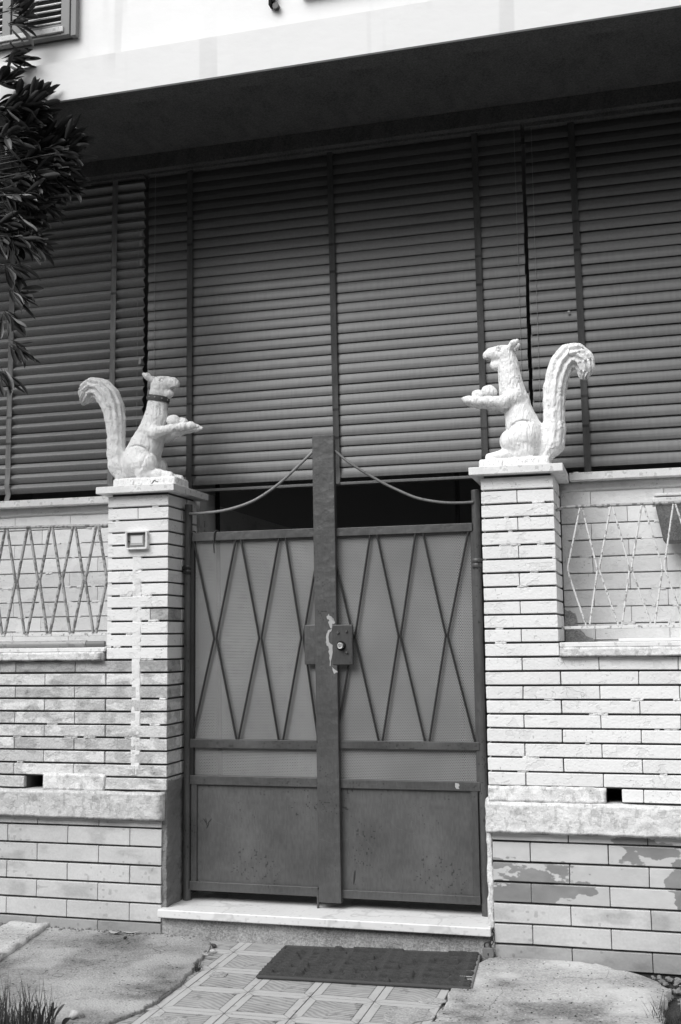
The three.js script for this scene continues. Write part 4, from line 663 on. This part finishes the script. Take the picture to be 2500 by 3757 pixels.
tuft('weeds at the bottom right corner beside the broken concrete', 1.43, -0.02, 0.56, 0.06, 0.08, 80, 0.04, 0.11, M.grass);
tuft('small weed sprouting in the crack left of the tiles', -0.275, 0.0, 0.40, 0.02, 0.04, 36, 0.015, 0.05, M.grass);
function leafGeo(len, wid, curl, bend) {                               // spoon-shaped leaf: narrow stalk, broad round tip; x along the leaf
  const NL = 10, NW = 4, pos = [], uv = [], idx = [];
  for (let i = 0; i <= NL; i++) {
    const f = i / NL, w = wid * (0.08 + 0.92 * Math.pow(Math.sin(Math.min(1, f * 1.02) * Math.PI * 0.72), 1.6)) * Math.sqrt(Math.max(0, 1 - Math.pow(f, 9)));
    for (let j = 0; j <= NW; j++) { const s = (j / NW) * 2 - 1; pos.push(len * (f - 0.1 * bend * f * f), curl * w * s * s - bend * len * 0.35 * f * f + 0.15 * bend * len * Math.sin(f * 3.1), w * s); uv.push(j / NW, f); }
  }
  for (let i = 0; i < NL; i++) for (let j = 0; j < NW; j++) { const a = i * (NW + 1) + j, b = a + NW + 1; idx.push(a, a + 1, b, a + 1, b + 1, b); }
  const g = new THREE.BufferGeometry(); g.setAttribute('position', new THREE.BufferAttribute(new Float32Array(pos), 3)); g.setAttribute('uv', new THREE.BufferAttribute(new Float32Array(uv), 2)); g.setIndex(idx); g.computeVertexNormals(); return g;
}
{
  const s = thing('shrub', 'large shrub with dark spoon-shaped leaves overhanging from the left', 'shrub', [-2.0, 0, 0.6]);
  part(s, 'trunk', tube([[-2.4, -0.04, 0.9], [-2.38, 0.9, 0.88], [-2.33, 1.8, 0.82], [-2.28, 2.7, 0.78], [-2.22, 3.6, 0.75], [-2.15, 4.2, 0.75]], 0.05, 30, 10), M.bark);
  const shapes = [leafGeo(0.125, 0.0125, 0.6, -0.25), leafGeo(0.14, 0.014, 0.7, 0.25), leafGeo(0.105, 0.0155, 0.4, 0.0), leafGeo(0.135, 0.0118, 0.9, -0.35)];
  // rosettes: x, y, z of the twig tip, its heading right (radians up), leaves, dark share
  const tips = [[-1.17, 3.985, 0.42, 0.1, 13], [-1.15, 3.91, 0.45, -0.1, 11], [-1.20, 3.77, 0.40, 0.0, 11], [-1.09, 3.55, 0.42, 0.5, 13], [-1.08, 3.49, 0.46, -0.05, 15], [-1.12, 3.42, 0.45, 0.1, 16], [-0.93, 3.345, 0.40, 0.3, 15], [-0.935, 3.29, 0.44, -0.1, 13], [-1.02, 3.33, 0.40, 0.2, 14], [-0.97, 3.235, 0.42, -0.1, 15], [-0.96, 3.18, 0.38, -0.45, 14], [-1.06, 3.20, 0.44, -0.3, 15], [-1.14, 3.30, 0.40, 0.0, 16], [-1.12, 3.12, 0.46, -0.4, 16], [-1.09, 3.04, 0.42, -0.4, 14], [-1.14, 2.95, 0.44, -0.5, 14], [-1.06, 2.93, 0.41, -0.45, 12], [-1.14, 2.82, 0.45, -0.7, 12], [-1.12, 2.72, 0.43, -0.6, 10], [-1.15, 2.62, 0.45, -0.8, 9], [-1.13, 2.49, 0.42, -0.65, 9], [-1.17, 2.37, 0.45, -0.8, 8], [-1.18, 3.56, 0.36, 0.1, 16], [-1.20, 3.42, 0.38, -0.2, 16], [-1.20, 3.22, 0.40, -0.3, 16], [-1.22, 3.02, 0.42, -0.4, 14], [-1.22, 3.66, 0.42, 0.2, 14], [-1.18, 3.10, 0.34, -0.3, 14], [-1.02, 3.42, 0.36, 0.0, 12], [-1.06, 3.12, 0.37, -0.35, 12], [-1.15, 3.49, 0.5, 0.0, 14], [-1.17, 3.36, 0.5, -0.1, 14]];
  const more = tips.filter((t) => t[1] > 2.9 && t[1] < 3.65).map(([x, y, z, u, n]) => [x - 0.085, y + 0.035, z - 0.03, u - 0.1, n]), mass = [[], [], [], []]; let made = 0;
  const q = new THREE.Quaternion(), e = new THREE.Euler(), P = new THREE.Vector3();
  for (const [x0, y, z, up, n0] of [...tips, ...more]) {
    const x = x0 + (y > 3.1 && y < 3.6 ? 0.03 : 0.005), n = n0 + 3;
    if (n0 > 11) part(s, 'branch', tube([[-2.25, y - 0.3, 0.75], [-1.7, y - 0.14, 0.6], [x - 0.12, y - 0.02 - up * 0.05, mix(z, 0.5, 0.3)], [x, y, z]], 0.003, 14, 6), M.bark);
    for (let i = 0; i < n; i++) {
      const spin = (i / n) * 6.283 + rnd(), open = rr(0.12, 1.0) * (0.5 + 0.5 * rnd()), dirUp = up + Math.sin(spin) * open - 0.12, turn = Math.cos(spin) * open;
      e.set(rr(-0.7, 0.7), turn, dirUp, 'YZX'); q.setFromEuler(e);
      const tone = Math.floor(rnd() * 4), m = new THREE.Mesh(shapes[i % 4], rnd() < 0.035 ? M.leafPale : M.leaf[tone]); shade(m); m.name = 'leaf'; m.quaternion.copy(q); m.position.set(x + 2.022 + rr(-0.03, 0.01), y + rr(-0.012, 0.012), z - 0.6 + rr(-0.012, 0.012)); m.scale.setScalar(rr(0.8, 1.12));
      const inside = n0 > 11 && i % 3 === 0 || made >= 300; if (inside) { m.updateMatrix(); const g = shapes[i % 4].clone(); g.applyMatrix4(m.matrix); mass[tone].push(g.toNonIndexed()); } else { made++; s.add(m); }
    }
  }
  const inner = shade(new THREE.Mesh(mergeGeometries(mass.map((l) => mergeGeometries(l)), true), M.leaf)); inner.name = 'leaf_mass'; inner.userData.kind = 'stuff'; s.add(inner);
}
{
  const w = thing('weed', 'broad-leaved dark weed beside the grass at the bottom left', 'weed', [-0.47, 0.02, 1.16]);
  const g = leafGeo(0.075, 0.011, 0.3, 0.2);
  for (let i = 0; i < 9; i++) { const m = shade(new THREE.Mesh(g, M.leaf[i % 4])); m.name = 'leaf'; m.rotation.set(rr(-0.5, 0.5), rr(-0.8, 0.8), rr(0.7, 2.0), 'YZX'); m.position.set(rr(-0.05, 0.06), 0, rr(-0.04, 0.04)); w.add(m); }
}
renderer.render(scene, camera);
